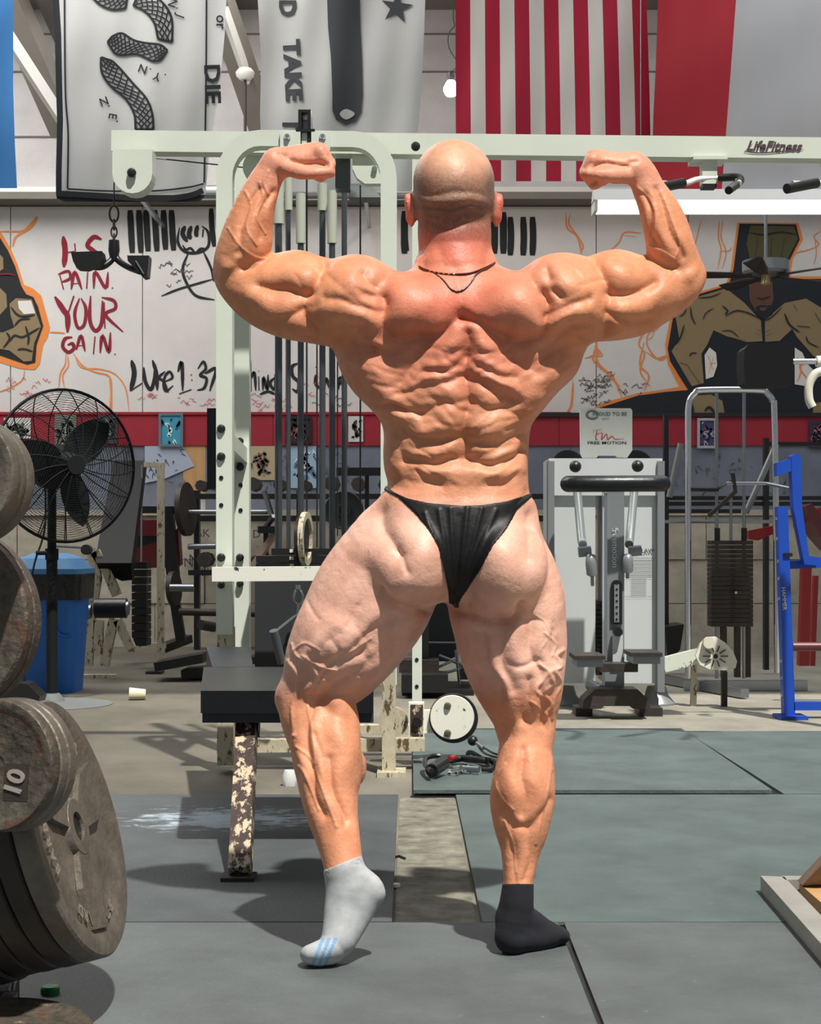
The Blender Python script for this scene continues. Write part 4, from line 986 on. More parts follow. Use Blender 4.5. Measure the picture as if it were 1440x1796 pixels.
for s_, w_ in (([(375,0),(380,90),(450,160),(490,250)],8),([(345,60),(400,60),(370,20)],6),([(590,0),(570,100),(610,150),(590,220)],7),([(600,10),(640,70),(690,60)],6),([(270,180),(262,280),(240,320)],9)): d.stroke(s_, w_)
d.done('lightning_paint', P_['orange'], wall)
# letters scratched in the pale blocks
d = Decal(lambda u, v, l: at(u, v, WD-.21-l), (340,600,2.994))
for t, x, y, s_ in (('AK', 45, 1005, 60), ('A', 200, 1005, 60), ('D', 330, 1010, 60), ('NE', -10, 1160, 70), ('IN', 390, 1120, 50)): d.text(t, x, y, s_)
d.tr = (0,600,2.994); d.text('NE', 1040, 1145, 80); d.text('LK', 1090, 1210, 60)
for i in range(26):
    x = rs.uniform(0, 1350); y = rs.uniform(960, 1240); d.stroke([(x, y), (x+rs.uniform(-30,30), y+rs.uniform(-40,40))], 4)
d.done('scratched_letters', P_['ink'], wall)
d = Decal(lambda u, v, l: at(u, v, WD-.04-l), (0,600,2.994))
d.fill([(760,545),(960,545),(1020,650),(860,720),(760,740)], 1); d.lift = .006
d.text('A', 678, 570, 46)
for i in range(60):
    x = rs.uniform(650, 1000) if i % 2 else rs.uniform(1350,1900); y = rs.uniform(560, 780); d.stroke([(x, y), (x+rs.uniform(-16,16), y+rs.uniform(-24,24)), (x+rs.uniform(-20,20), y+rs.uniform(-24,24))], 4)
for i in range(70):
    x = rs.uniform(3060, 4200); y = rs.uniform(600, 800); d.stroke([(x, y), (x+rs.uniform(-20,20), y+rs.uniform(-24,24)), (x+rs.uniform(-20,20), y+rs.uniform(-24,24))], 4)
d.done('pen_scribbles', [P_['ink'], paint('pale_blue_paper', (160,170,188))], wall)
# ================================================================ flags
def cloth_fn(D, seed, amp=.02, freq=26.0, lean=0.0):
    r = random.Random(seed); ph = [r.uniform(0, 6) for _ in range(4)]
    def f(u, v, lift=0.0):
        w_ = amp*(math.sin(u/freq+ph[0]+.004*v)+.5*math.sin(u/(freq*.45)+ph[1]+v*.012)+.35*math.sin((u*.6+v)/(freq*1.3)+ph[2]))
        return at(u, v, D+w_-lift*2.0+lean*(v-180)/F)
    return f
def flag(name, label, poly_rows, D, mats, seed, colfn=None, amp=.02, group='flags hanging from the roof', nu=52, warp=None):
    """poly_rows: (v, left, right)"""
    f = cloth_fn(D, seed, amp); bm = MB_(); A = np.array(poly_rows, float)
    vs_ = np.arange(A[0,0], A[-1,0]+.1, 6.0); G = []
    for v in vs_:
        l = np.interp(v, A[:,0], A[:,1]); r = np.interp(v, A[:,0], A[:,2])
        if warp:
            b = warp(v); h_ = nu//2
            G.append([(l+(b-l)*i/h_, v) if i <= h_ else (b+(r-b)*(i-h_)/(nu-h_), v) for i in range(nu+1)])
        else: G.append([(l+(r-l)*i/nu, v) for i in range(nu+1)])
    V = [[bm.verts.new(f(u, v)) for u, v in row] for row in G]; W = [[bm.verts.new(f(u, v, -.003)) for u, v in row] for row in G]
    for i in range(len(G)-1):
        for j in range(nu):
            mi = colfn((j+.5)/nu, (G[i][j][1]), (G[i][j][0]+G[i][j+1][0])/2) if colfn else 0
            bm.faces.new((V[i][j], V[i+1][j], V[i+1][j+1], V[i][j+1])).material_index = mi
            bm.faces.new((W[i][j+1], W[i+1][j+1], W[i+1][j], W[i][j])).material_index = mi
    for i in range(len(G)-1):
        bm.faces.new((V[i][0], W[i][0], W[i+1][0], V[i+1][0])); bm.faces.new((V[i][nu], V[i+1][nu], W[i+1][nu], W[i][nu]))
    o = thing(name, label, 'flag', (f(A[:,1:].mean(), A[0,0])[0], D, f(0, A[0,0])[2]), group)
    c = obj('cloth', bm, mats, o, smooth=True)
    for u in (A[0,1]+3, A[0,2]-3):
        p = f(u, A[0,0]); one('cord', FC['black'], o, lambda bm: tube(bm, [p, Vector((p.x, p.y, 7.1-(p.y-4.4)*(1.75/9.5)-.02))], .006, 6))
    return o, f
FC = dict(white=mat('flag_white', (188,188,186), rough=.9, vary=.05, vscale=2, bump=.25, bscale=8), black=mat('flag_black', (28,30,34), rough=.9), red=mat('flag_red', (168,18,52), rough=.85, bump=.3, bscale=10),
          cream=mat('flag_cream', (212,206,198), rough=.9, bump=.35, bscale=14), tred=mat('flag_texas_red', (166,34,46), rough=.85, bump=.2, bscale=8), blue=mat('flag_blue', (54,118,178), rough=.85, vary=.1, vscale=2), dgrey=mat('flag_charcoal', (62,64,68), rough=.9), tw=mat('flag_texas_white', (176,174,176), rough=.9, bump=.2, bscale=6))
TOP = -330
flag('blue_flag', 'plain blue flag hanging at the far left edge', [(TOP,-160,24),(150,-160,23),(250,-160,26),(330,-160,30)], 10.2, [FC['blue']], 1)
# snake flag
rows = [(TOP,90,412),(0,92,397),(60,96,394),(150,98,386),(210,100,376),(262,99,368),(300,98,364),(340,98,361),(350,100,356),(358,130,340)]
o, f = flag('snake_flag', 'white flag with a sliced snake and black border, hanging sideways', rows, 10.4, [FC['white'], FC['black']], 2,
            colfn=lambda s, v, u: 1 if (v > 341 or s < .038) else 0, amp=.014)
d = Decal(f, (0,0,2.994)); d.lift = .004
d.stroke([(338,-180),(340,250),(345,520),(358,700),(355,990)], 9, taper=1); d.stroke([(355,992),(560,1003),(800,1003),(980,985),(1070,965)], 9, taper=1); d.stroke([(1085,-180),(1083,300),(1078,680),(1072,960)], 9, taper=1)
d.stroke([(300,1015),(560,1030),(800,1045),(980,1030),(1066,1000)], 30, taper=1)
def snake(pl):
    L_, R2 = pl; P = [np.array(p, float) for p in L_]; Q = [np.array(p, float) for p in R2]
    d.stroke(L_, 12, taper=1); d.stroke(R2, 12, taper=1)
    d.stroke([L_[0], R2[0]], 12, sm=False, taper=1); d.stroke([L_[-1], R2[-1]], 12, sm=False, taper=1)
    a = catmull(L_, 5); b = catmull(R2, 5); n = min(len(a), len(b))
    for i in range(0, n-1, 1):
        for k in range(3):
            t0 = (k+(i % 2)*.5)/3; t1 = t0+.17
            if t1 > 1: continue
            p = a[i]+(b[i]-a[i])*t0; q = a[min(i+1, n-1)]+(b[min(i+1, n-1)]-a[min(i+1, n-1)])*t1
            r = a[i]+(b[i]-a[i])*min(1, t0+.33)
            d.stroke([p, q, r], 8, taper=.8)
snake(([(450,-60),(520,20),(590,50),(660,45)],[(470,-140),(560,-60),(620,-40),(675,-50)]))
snake(([(700,30),(760,60),(810,120),(830,205)],[(740,-60),(840,0),(900,90),(905,220)]))
snake(([(565,220),(600,275),(640,290),(720,285),(800,320),(845,315)],[(590,190),(640,175),(700,210),(760,225),(840,235),(880,265)]))
snake(([(530,300),(535,380),(580,450),(660,520),(705,600),(712,680)],[(590,320),(630,360),(700,440),(770,520),(800,600),(806,680)]))
for t, x, y, rot in (('N', 905, 15, 110), ('·', 930, 45, 0), ('J', 945, 85, 110), ('N', 750, 360, 200), ('·', 790, 365, 0), ('Y', 825, 400, 200), ('·', 868, 395, 0), ('N', 545, 530, 160), ('·', 572, 560, 0), ('E', 590, 610, 100), ('·', 615, 640, 0)): d.text(t, x, y, 62, rot, bold=.01)
d.text('or', 1160, 115, 80, 90, bold=.01); d.text('DIE', 1112, 440, 112, 88, bold=.03, sx=1.25)
d.done('print', FC['black'], o)
# cannon flag
rows = [(TOP,450,748),(0,452,746),(100,458,742),(200,456,736),(232,457,732),(300,458,728),(336,460,722)]
o, f = flag('cannon_flag', 'white flag with a charcoal cannon barrel, star and motto lettering', rows, 10.6, [FC['white']], 3, amp=.02)
d = Decal(f, (360,0,2.994)); d.lift = .005
d.fill([(632,-180),(640,0),(645,150),(660,300),(668,500),(668,580),(690,630),(740,658),(790,640),(818,590),(826,500),(822,300),(815,150),(812,0),(800,-180)], 0, cell=14)
d.lift = .008; d.fill([(705,598),(740,572),(785,598),(740,628)], 1, sm=True); d.lift = .005
st = []
for k in range(10):
    r = (88 if k % 2 == 0 else 34); a = math.radians(8+36*k-90); st.append((1005+r*math.cos(a), 40+r*math.sin(a)))
d.fill(st, 0)
d.text('D', 428, 42, 118, 90, bold=.045); d.text('TAKE', 455, 370, 118, 87, bold=.045, sx=1.12); d.text('IT', 445, 690, 118, 90, bold=.045)
d.done('print', [FC['dgrey'], FC['white']], o)
# striped flag
xs = [799,830,851,879,901,931,955,983,1006,1038,1060,1088,1113,1140]
rows = [(TOP,799,1134),(0,799,1134),(150,799,1139),(290,800,1142),(318,800,1142)]
def stripe(s, v, u): return 2 if (v < -90 and s < 7/13) else int(s*13) % 2
o, f = flag('striped_flag', 'red and white striped national flag hanging with its stripes vertical', rows, 10.7, [FC['red'], FC['cream'], FC['blue']], 4, colfn=stripe, amp=.018)
# two-colour flag with the white half at right
rows = [(TOP,1158,1700),(0,1154,1700),(120,1150,1700),(200,1146,1700),(300,1143,1700),(342,1144,1700)]
o, f = flag('red_and_white_flag', 'flag with a wide red half and a pale half, at the far right', rows, 10.5, [FC['tred'], FC['tw']], 5, colfn=lambda s, v, u: 0 if s < .5 else 1, amp=.022, warp=lambda v: 1291-.075*v)
# ================================================================ lamps and roof-hung things
def fluor(label, x0, x1, v, D, lit):
    a = at(x0, v, D); b = at(x1, v, D)
    o = thing('fluorescent_light', label, 'light', ((a.x+b.x)/2, D, a.z+.1))
    one('housing', M['white_metal'], o, lambda bm: poly(bm, [Vector((a.x, D-.10, a.z+.02)), Vector((a.x, D-.04, a.z+.10)), Vector((a.x, D+.04, a.z+.10)), Vector((a.x, D+.10, a.z+.02))], (0,0,0), (b.x-a.x,0,0)))
    e = mat('tube_glow', (235,245,255), emit=(236,246,255), estr=7.0 if lit else 1.2)
    for k in (-.05, .05): one('tube', e, o, lambda bm: tube(bm, [Vector((a.x+.02, D+k, a.z-.02)), Vector((b.x-.02, D+k, a.z-.02))], .019, 12), smooth=True)
    for x in (a.x+.01, b.x-.01): one('end_cap', M['white_metal'], o, lambda bm: box(bm, x-.01, x+.01, D-.09, D+.09, a.z-.045, a.z+.03))
    for x in (a.x+.3, b.x-.3): one('hanging_wire', M['steel'], o, lambda bm: tube(bm, [Vector((x, D, a.z+.1)), Vector((x, D, 5.9))], .003, 6))
    return o
fluor('long lit fluorescent tube light under the flags at the right', 1040, 1620, 362, 10.0, True)
# silver duct pipe along the wall behind the cable machine
o = one('duct_pipe', M['chrome'], None, lambda bm: tube(bm, [at(150, 338, 12.2), at(735, 338, 12.2)], .055, 20), smooth=True)
tag(o, 'shiny silver pipe running along the wall top behind the cable machine', 'pipe')
for x in (240, 440, 640): one('pipe_bracket', M['steel'], o, lambda bm: bar(bm, at(x, 338, 12.22), at(x, 338, 12.22)+Vector((0, WD-12.3, 0)), .03, .03))
# bare bulb
o = thing('light_bulb', 'bare glowing bulb hanging beside the striped flag', 'light', at(791, 130, 11.2))
one('bulb', mat('bulb_glow', (255,252,245), emit=(255,250,240), estr=55), o, lambda bm: lathe(bm, [(0,-.062),(.035,-.05),(.052,-.02),(.05,.01),(.03,.045),(.018,.06),(0,.06)], 20, Matrix.Translation(at(791, 155, 11.2))), smooth=True)
one('socket', M['black'], o, lambda bm: lathe(bm, [(0,.05),(.022,.05),(.024,.10),(.01,.12),(0,.12)], 14, Matrix.Translation(at(791, 155, 11.2))), smooth=True)
one('cord', M['black'], o, lambda bm: tube(bm, catmull([at(793,126,11.2), at(803,112,11.2), at(788,85,11.2), at(787,60,11.2), at(797,45,11.2), at(795,28,11.2), at(796,-60,11.2)], 5), .004, 6), smooth=True)
bl = add_light('bulb_light', 'POINT', at(791, 157, 11.0), (0,0,0), 25, (1,.95,.85), shadow_soft_size=.06)
# ceiling fan, dark
def ceiling_fan(px, py, D, label, topv, blades, dark=True, zmax=None):
    c = at(px, py, D); r = .168; mm = M['silver_dark'] if dark else M['white_metal']
    o = thing('ceiling_fan', label, 'ceiling fan', c)
    T = Matrix.Translation(c)
    one('downrod', mm, o, lambda bm: tube(bm, [c+Vector((0,0,.05)), Vector((c.x, D, zmax))], .012, 10), smooth=True)
    one('motor', mm, o, lambda bm: lathe(bm, [(0,.05),(.05,.055),(r,.045),(r,-.03),(r*.9,-.05),(.05,-.055),(0,-.055)], 28, T), smooth=True)
    one('light_fitting', mat('fan_brass', (190,170,120), rough=.3, metal=.6), o, lambda bm: lathe(bm, [(0,-.05),(.03,-.055),(.035,-.12),(.02,-.13),(0,-.13)], 16, T), smooth=True)
    one('canopy', mm, o, lambda bm: lathe(bm, [(0,0),(.05,0),(.06,.08),(0,.08)], 18, Matrix.Translation(Vector((c.x, D, zmax-.08)))), smooth=True)
    for a in blades:
        def f(bm):
            d = Vector((math.cos(a), math.sin(a), 0)); n = Vector((-d.y, d.x, 0)); z = Vector((0,0,-.065))
            pts = [c+z+d*.1-n*.03, c+z+d*.22-n*.05, c+z+d*.62-n*.075, c+z+d*.66-n*.03, c+z+d*.66+n*.03+Vector((0,0,.03)), c+z+d*.62+n*.06+Vector((0,0,.03)), c+z+d*.22+n*.045+Vector((0,0,.02)), c+z+d*.1+n*.03]
            poly(bm, pts, (0,0,-.003), (0,0,.003))
        one('blade', mat('fan_blade', (44,38,36), rough=.5), o, f)
    return o
ceiling_fan(1343, 469, 11.6, 'dark hanging ceiling fan in front of the strongman mural', 375, [math.radians(x) for x in (-38, 34, 106, 178, 250)], True, 5.75)
cmn = thing('ceiling_mount', 'white ceiling fixture with a dark rod hanging down behind the cable machine', 'fixture', at(430, 128, 12.6))
one('cup', M['white_metal'], cmn, lambda bm: lathe(bm, [(0,.06),(.05,.06),(.075,.03),(.07,0),(.04,-.03),(0,-.03)], 22, Matrix.Translation(at(430, 134, 12.6))), smooth=True)
one('rod', M['beam_dark'] if False else M['dark_iron'], cmn, lambda bm: ptube(bm, [(430,140,12.6),(430,296,12.6)], 2.6, 10), smooth=True)
# ================================================================ posters on the red board
def poster(x0, y0, x1, y1, label, base, inks, seed, D=None, frame=None, name='poster', n=26):
    D = D or WD-.052
    a = at(x0, y1, D); b = at(x1, y0, D)
    o = thing(name, label, 'poster', ((a.x+b.x)/2, D, a.z), 'posters along the wall')
    one('sheet', paint('sheet', base), o, lambda bm: box(bm, a.x, b.x, D-.006, D, a.z, b.z))
    if frame: one('frame', paint('frame', frame), o, lambda bm: [box(bm, x, x2, D-.016, D-.005, z, z2) for x, x2, z, z2 in ((a.x-.012,a.x+.01,a.z-.012,b.z+.012),(b.x-.01,b.x+.012,a.z-.012,b.z+.012),(a.x+.01,b.x-.01,a.z-.012,a.z+.01),(a.x+.01,b.x-.01,b.z-.01,b.z+.012))])
    r = random.Random(seed); d = Decal(lambda u, v, l: at(u, v, D-.007-l)); d.lift = .001
    w_, h_ = x1-x0, y1-y0; cx, cy = (x0+x1)/2, (y0+y1)/2
    for i in range(n):
        x = cx+r.gauss(0, w_*.16); y = cy+r.gauss(0, h_*.2); x = min(max(x, x0+w_*.15), x1-w_*.15); y = min(max(y, y0+h_*.15), y1-h_*.15)
        d.lift = .001+i*.0001
        d.stroke([(x, y), (min(max(x+r.uniform(-.2,.2)*w_, x0+2), x1-2), min(max(y+r.uniform(-.2,.2)*h_, y0+2), y1-2)), (x+r.uniform(-.1,.1)*w_, y+r.uniform(-.1,.1)*h_)], r.uniform(.06,.16)*w_, mi=i % len(inks))
    d.done('picture', [paint('ink', c) for c in inks], o)
    return o
poster(7, 733, 54, 769, 'landscape black and white photo poster behind the pedestal fan', (205,205,200), [(40,40,40),(90,90,88)], 1)
poster(96, 726, 134, 790, 'tall grey-green poster behind the pedestal fan', (110,116,104), [(50,54,50),(150,150,140)], 2)
poster(171, 727, 206, 778, 'dark crowded photo poster at the right rim of the fan', (70,76,78), [(150,140,140),(40,44,48)], 3)
poster(281, 727, 319, 781, 'turquoise poster of a pale standing figure', (60,142,168), [(200,220,225),(30,80,110)], 4, frame=(90,110,120), n=12)
poster(402, 730, 415, 768, 'narrow red and black poster between the machine columns', (40,28,30), [(180,170,160),(150,30,40)], 5)
poster(503, 733, 545, 776, 'dark framed picture behind the guide rods', (48,34,38), [(150,90,84),(30,28,30)], 6, frame=(24,24,26))
poster(611, 730, 637, 775, 'small black and white portrait sheet left of the man\'s waist', (200,200,196), [(30,30,30),(60,60,60)], 7)
poster(1225, 736, 1254, 784, 'purple and white poster behind the chrome frame', (70,60,96), [(170,170,190),(40,34,60)], 8, frame=(160,165,175))
poster(1418, 738, 1450, 786, 'dark purple poster cut by the right edge', (52,40,66), [(170,110,130),(30,24,40)], 9)
poster(436, 782, 482, 842, 'large portrait print beside the machine column, pale border', (176,160,128), [(96,84,74),(150,90,74),(110,104,96)], 10, D=WD-.036)
poster(506, 782, 556, 856, 'pale blue print behind the guide rods', (150,180,200), [(90,120,150),(220,230,235)], 11, D=WD-.036)
# ================================================================ cable machine
cm = thing('cable_machine', 'tall cream multi-station cable machine with arched frame and long top beam', 'gym machine', at(540, 1340, 6.15))
DB = 6.10
def beam(bm):
    a = at(195, 246.5, DB); b = at(1600, 261, DB); bar(bm, a+Vector((0,.04,0)), b+Vector((0,.04,0)), .08, m_(37, DB), up=Vector((0,0,1)))
one('top_beam', M['cream_clean'], cm, beam, bevel=.004)
d = Decal(lambda u, v, l: at(u, v, DB-.001-l)); d.text('LifeFitness', 1357, 257, 24, 1, shear=.35, bold=.03, sx=.95)
d.stroke([(1305,266),(1340,268),(1410,262)], 2.2); d.stroke([(1306,266),(1320,252)], 2.5)
d.done('brand_lettering', mat('beam_decal', (70,50,58), rough=.6), cm)['label'] = 'dark scrawled lettering on the beam'
def arch(bm):
    L_ = [(395,1112),(395,330)]+[(457-62*math.cos(t), 316-70*math.sin(t)) for t in [PI/2*k/7 for k in range(8)]]+[(620+62*math.sin(t), 316-68*math.cos(t)) for t in [PI/2*k/7 for k in range(8)]]+[(682,330),(682,1200)]
    P = []
    for i, p in enumerate(L_): P.append(at(p[0], p[1], 6.0))
    sweep(bm, P, m_(28, 6.0), .07)
one('arched_frame', M['cream_clean'], cm, arch, bevel=.004)
one('rusty_column_foot', M['rusty'], cm, lambda bm: pbox(bm, 381, 1100, 409, 1343, 6.0, .07))['label'] = 'rust-flecked lower column'
one('rusty_column_foot', M['rusty'], cm, lambda bm: pbox(bm, 670, 1150, 694, 1352, 5.96, .07))
one('foot_plate', M['rusty'], cm, lambda bm: box(bm, at(662,0,6).x, at(712,0,6).x, 5.9, 6.05, ZC, .006))
one('rear_column', M['cream_clean'], cm, lambda bm: pbox(bm, 411, 270, 437, 1338, 6.45, .07), bevel=.004)
one('connecting_arm', M['cream_clean'], cm, lambda bm: bar(bm, at(398, 775, 6.05), at(424, 800, 6.47), .05, .06))
for x, y, r, D in ((388,752,7.5,5.964),(388,801,7.5,5.964),(388,978,7.5,5.964),(388,1026,6.5,5.964),(421,774,6.5,6.44),(421,819,7,6.44),(421,978,7,6.44),(421,1024,6.5,6.44),(231,303,8,5.97),(729,257,8,6.05)):
    one('bolt', M['black'], cm, lambda bm: lathe(bm, [(0,.016),(r*D/F*.6,.014),(r*D/F,.006),(r*D/F,-.003),(0,-.003)], 16, axisM(at(x, y, D), (0,-1,0))), smooth=True)
for x, y, D in ((388,838,5.964),(388,886,5.964),(422,851,6.449),(422,895,6.449)):
    one('adjustment_hole', M['black'], cm, lambda bm: pcyl(bm, x, y, D, 3.8, .002, 14))
one('column_cap', M['black'], cm, lambda bm: pbox(bm, 405, 532, 412, 541, 6.43, .02))
def pulley_cover(bm):
    pts = [(197,262),(267,262),(267,302)]+[(232+35*math.cos(a), 304+35*math.sin(a)) for a in [PI*k/10 for k in range(0, 11)]]
    ppoly(bm, pts, 5.98, .09)
one('pulley_cover', M['cream_clean'], cm, pulley_cover, bevel=.004)
one('pulley_wheel', M['black'], cm, lambda bm: pcyl(bm, 240, 306, 6.10, 34, .03, 28))
one('inner_pulley_cover', M['cream_clean'], cm, lambda bm: pcyl(bm, 456, 298, 6.2, 28, .05, 32), bevel=.004)
one('inner_pulley_cover', M['cream_clean'], cm, lambda bm: ppoly(bm, [(618,263),(668,263),(668,322),(640,322),(626,312),(618,295)], 6.12, .05), bevel=.004)
one('bolt', M['chrome'], cm, lambda bm: pcyl(bm, 657, 297, 6.12, 5, .012, 12))
one('joint_plate', M['cream_clean'], cm, lambda bm: pbox(bm, 491, 230, 527, 263, 5.95, .012)); one('joint_plate', M['cream_clean'], cm, lambda bm: pbox(bm, 546, 230, 579, 263, 5.95, .012))
for x in (504, 566): one('bolt', M['chrome'], cm, lambda bm: lathe(bm, [(0,.016),(.008,.014),(.013,.004),(.013,0),(0,0)], 14, axisM(at(x, 240, 5.95), (0,-1,0))), smooth=True)
def topbox(bm): pbox(bm, 523, 192, 529, 262, 5.96, .12); pbox(bm, 539, 192, 545, 262, 5.96, .12); pbox(bm, 529, 192, 539, 197, 5.96, .12); pbox(bm, 519, 226, 552, 231, 5.95, .14)
one('pulley_bracket', M['black'], cm, topbox); one('bracket_core', M['steel'], cm, lambda bm: pbox(bm, 529, 210, 539, 262, 6.02, .02))
one('hanger_block', M['rod'], cm, lambda bm: pbox(bm, 588, 264, 614, 330, 6.2, .08), bevel=.004)
for x0, x1, vt, vb, sl in ((482,495,393,966,(312,393)),(502,510,369,964,(310,369)),(522,533,427,966,(340,427)),(560,571,370,964,(322,370)),(577,588,427,962,(335,427)),(599,609,285,962,None)):
    D = 6.35 if x0 in (502,560) else 6.5
    one('guide_rod', M['rod'], cm, lambda bm: ptube(bm, [((x0+x1)/2, vt-12, D), ((x0+x1)/2, vb, D)], (x1-x0)/2, 12), smooth=True)
    if sl: one('rod_sleeve', mat('sleeve', (176,182,168), rough=.5), cm, lambda bm: ptube(bm, [((x0+x1)/2, sl[0], D), ((x0+x1)/2, sl[1], D)], (x1-x0)/2+3, 12), smooth=True)
for x, v0, v1, r in ((538,262,1032,1.6),(556,520,960,1.4),(592,600,940,1.2),(632,325,958,1.5),(639,600,700,1.0)):
    one('cable', M['black'], cm, lambda bm: ptube(bm, [(x, v0, 6.28), (x, v1, 6.28)], r, 6), smooth=True)
one('cable', M['black'], cm, lambda bm: ptube(bm, [(268,277,6.1),(430,294,6.2)], 1.2, 6), smooth=True)
one('cable', M['black'], cm, lambda bm: ptube(bm, [(200,320,6.05),(200,362,6.05)], 1.3, 6), smooth=True)
one('chrome_shroud', M['chrome'], cm, lambda bm: ppoly(bm, [(610,322),(640,322),(656,330),(668,346),(612,346)], 6.6, .1))
# weight stack behind the chipped bar
for i in range(16):
    v = 962+i*13.0; x0, x1 = (476, 650) if i < 1 else (449, 652)
    one('weight_plate', M['black'], cm, lambda bm: pbox(bm, x0, v, x1, v+11.8, 6.28, .2), bevel=.002)
for v in (965, 978, 991): one('number_label', P_['white'], cm, lambda bm: pbox(bm, 508, v-2, 515, v+4, 6.272, .006))
one('front_shroud', mat('grey_shroud', (36,40,42), rough=.6), cm, lambda bm: pbox(bm, 447, 1014, 548, 1180, 6.1, .02), bevel=.003)
def lowbar(bm): bar(bm, at(374, 1007, 5.9), at(660, 1005, 5.9), .08, m_(25, 5.9))
one('chipped_crossbar', M['chipped_white'], cm, lowbar, bevel=.003)
one('side_pad', M['vinyl'], cm, lambda bm: pbox(bm, 363, 716, 379, 858, 6.2, .25), bevel=.012)
one('large_pulley', M['black'], cm, lambda bm: lathe(bm, [(0,-.012),(.085,-.012),(.078,0),(.085,.012),(0,.012)], 28, axisM(at(529, 945, 6.2), (1,-.15,0))), smooth=True)
one('pulley_guard', M['rusty'], cm, lambda bm: lathe(bm, [(.08,-.01),(.105,-.01),(.105,.01),(.08,.01),(.08,-.01)], 28, axisM(at(536, 945, 6.22), (1,-.15,0))))
one('base_rail', M['rusty'], cm, lambda bm: bar(bm, at(382, 1308, 6.12), at(745, 1305, 6.12), .06, m_(22, 6.1)), bevel=.003)
one('base_rail', M['rusty'], cm, lambda bm: bar(bm, at(520, 1280, 6.5), at(745, 1278, 6.5), .06, m_(16, 6.5)), bevel=.003)
one('pivot_disc', M['rusty'], cm, lambda bm: pcyl(bm, 690, 1265, 6.3, 26, .03, 28))
def post(bm): pbox(bm, 723, 246, 740, 1234, 6.55, .05)
one('rear_post', M['cream_clean'], cm, post, bevel=.003)
for v in (1157, 1204, 470): one('adjustment_hole', M['black'], cm, lambda bm: pcyl(bm, 731, v, 6.549, 3.4, .002, 12))
one('low_pulley_bracket', M['chipped_white'], cm, lambda bm: pbox(bm, 717, 1233, 744, 1297, 6.2, .06), bevel=.003)
one('bracket_plate', M['very_rusty'], cm, lambda bm: pbox(bm, 720, 1236, 742, 1294, 6.195, .006))
one('bolt', M['black'], cm, lambda bm: pcyl(bm, 731, 1266, 6.195, 8, .014, 14)); one('bracket_arm', M['chipped_white'], cm, lambda bm: pbox(bm, 744, 1246, 766, 1286, 6.22, .04))
one('low_pulley_rim', M['black'], cm, lambda bm: lathe(bm, [(0,0),(m_(43,6.2),0),(m_(43,6.2),.05),(0,.05)], 40, axisM(at(795, 1258, 6.25), (0,-1,0))))
one('low_pulley_cover', M['chipped_white'], cm, lambda bm: lathe(bm, [(0,0),(m_(39,6.2),0),(m_(38,6.2),.008),(0,.008)], 40, axisM(at(793, 1258, 6.2), (0,-1,0))))
for v in (1238, 1286): one('bolt', mat('bolt_olive', (90,92,74), rough=.4, metal=.5), cm, lambda bm: lathe(bm, [(0,.012),(.008,.012),(.014,.004),(.014,0),(0,0)], 14, axisM(at(785, v, 6.19), (0,-1,0))), smooth=True)
one('cable_stop', M['black'], cm, lambda bm: lathe(bm, [(.02*math.sin(PI*k/8), -.02*math.cos(PI*k/8)) for k in range(9)], 16, Matrix.Translation(at(829, 1299, 6.15))), smooth=True)
one('cable', M['black'], cm, lambda bm: tube(bm, catmull([at(835,1303,6.12), at(850,1312,6.05), at(868,1322,5.95), at(892,1326,5.9)], 5), .004, 6), smooth=True)
one('cable', M['black'], cm, lambda bm: tube(bm, catmull([at(835,1303,6.12), at(846,1318,6.05), at(862,1326,5.95), at(890,1332,5.9)], 5), .004, 6), smooth=True)
one('cable_sleeve', M['steel'], cm, lambda bm: tube(bm, [at(836,1303,6.1), at(848,1313,6.06)], .007, 8), smooth=True)
# pull-up handles under the beam
for cx in (1246, 1480):
    one('handle_bracket', M['cream_clean'], cm, lambda bm: (pbox(bm, cx-30, 273, cx+30, 279, 6.08, .12), pbox(bm, cx-14, 279, cx+12, 322, 6.1, .06)), bevel=.003)
    one('bracket_cap', M['black'], cm, lambda bm: pbox(bm, cx-13, 322, cx+11, 328, 6.1, .06))
    for b in (-22, 18): one('bolt', M['black'], cm, lambda bm: pcyl(bm, cx+b, 279, 6.14, 6, .012, 12, d=(0,0,-1)))
    one('grip_bar', M['white_metal'], cm, lambda bm: tube(bm, catmull([at(cx-90,322,5.95), at(cx-46,322,6.0), at(cx-20,314,6.1), at(cx+30,313,6.1), at(cx+48,315,6.05), at(cx+50,322,5.9)], 4), .011, 10), smooth=True)
    one('rubber_grip', M['black'], cm, lambda bm: tube(bm, [at(cx-100,331,5.90), at(cx-48,321,6.0)], .019, 14), smooth=True)
    one('rubber_grip', M['black'], cm, lambda bm: tube(bm, catmull([at(cx+14,312,6.09), at(cx+46,311,6.06), at(cx+52,318,5.98), at(cx+32,334,5.8)], 4), .015, 12), smooth=True)
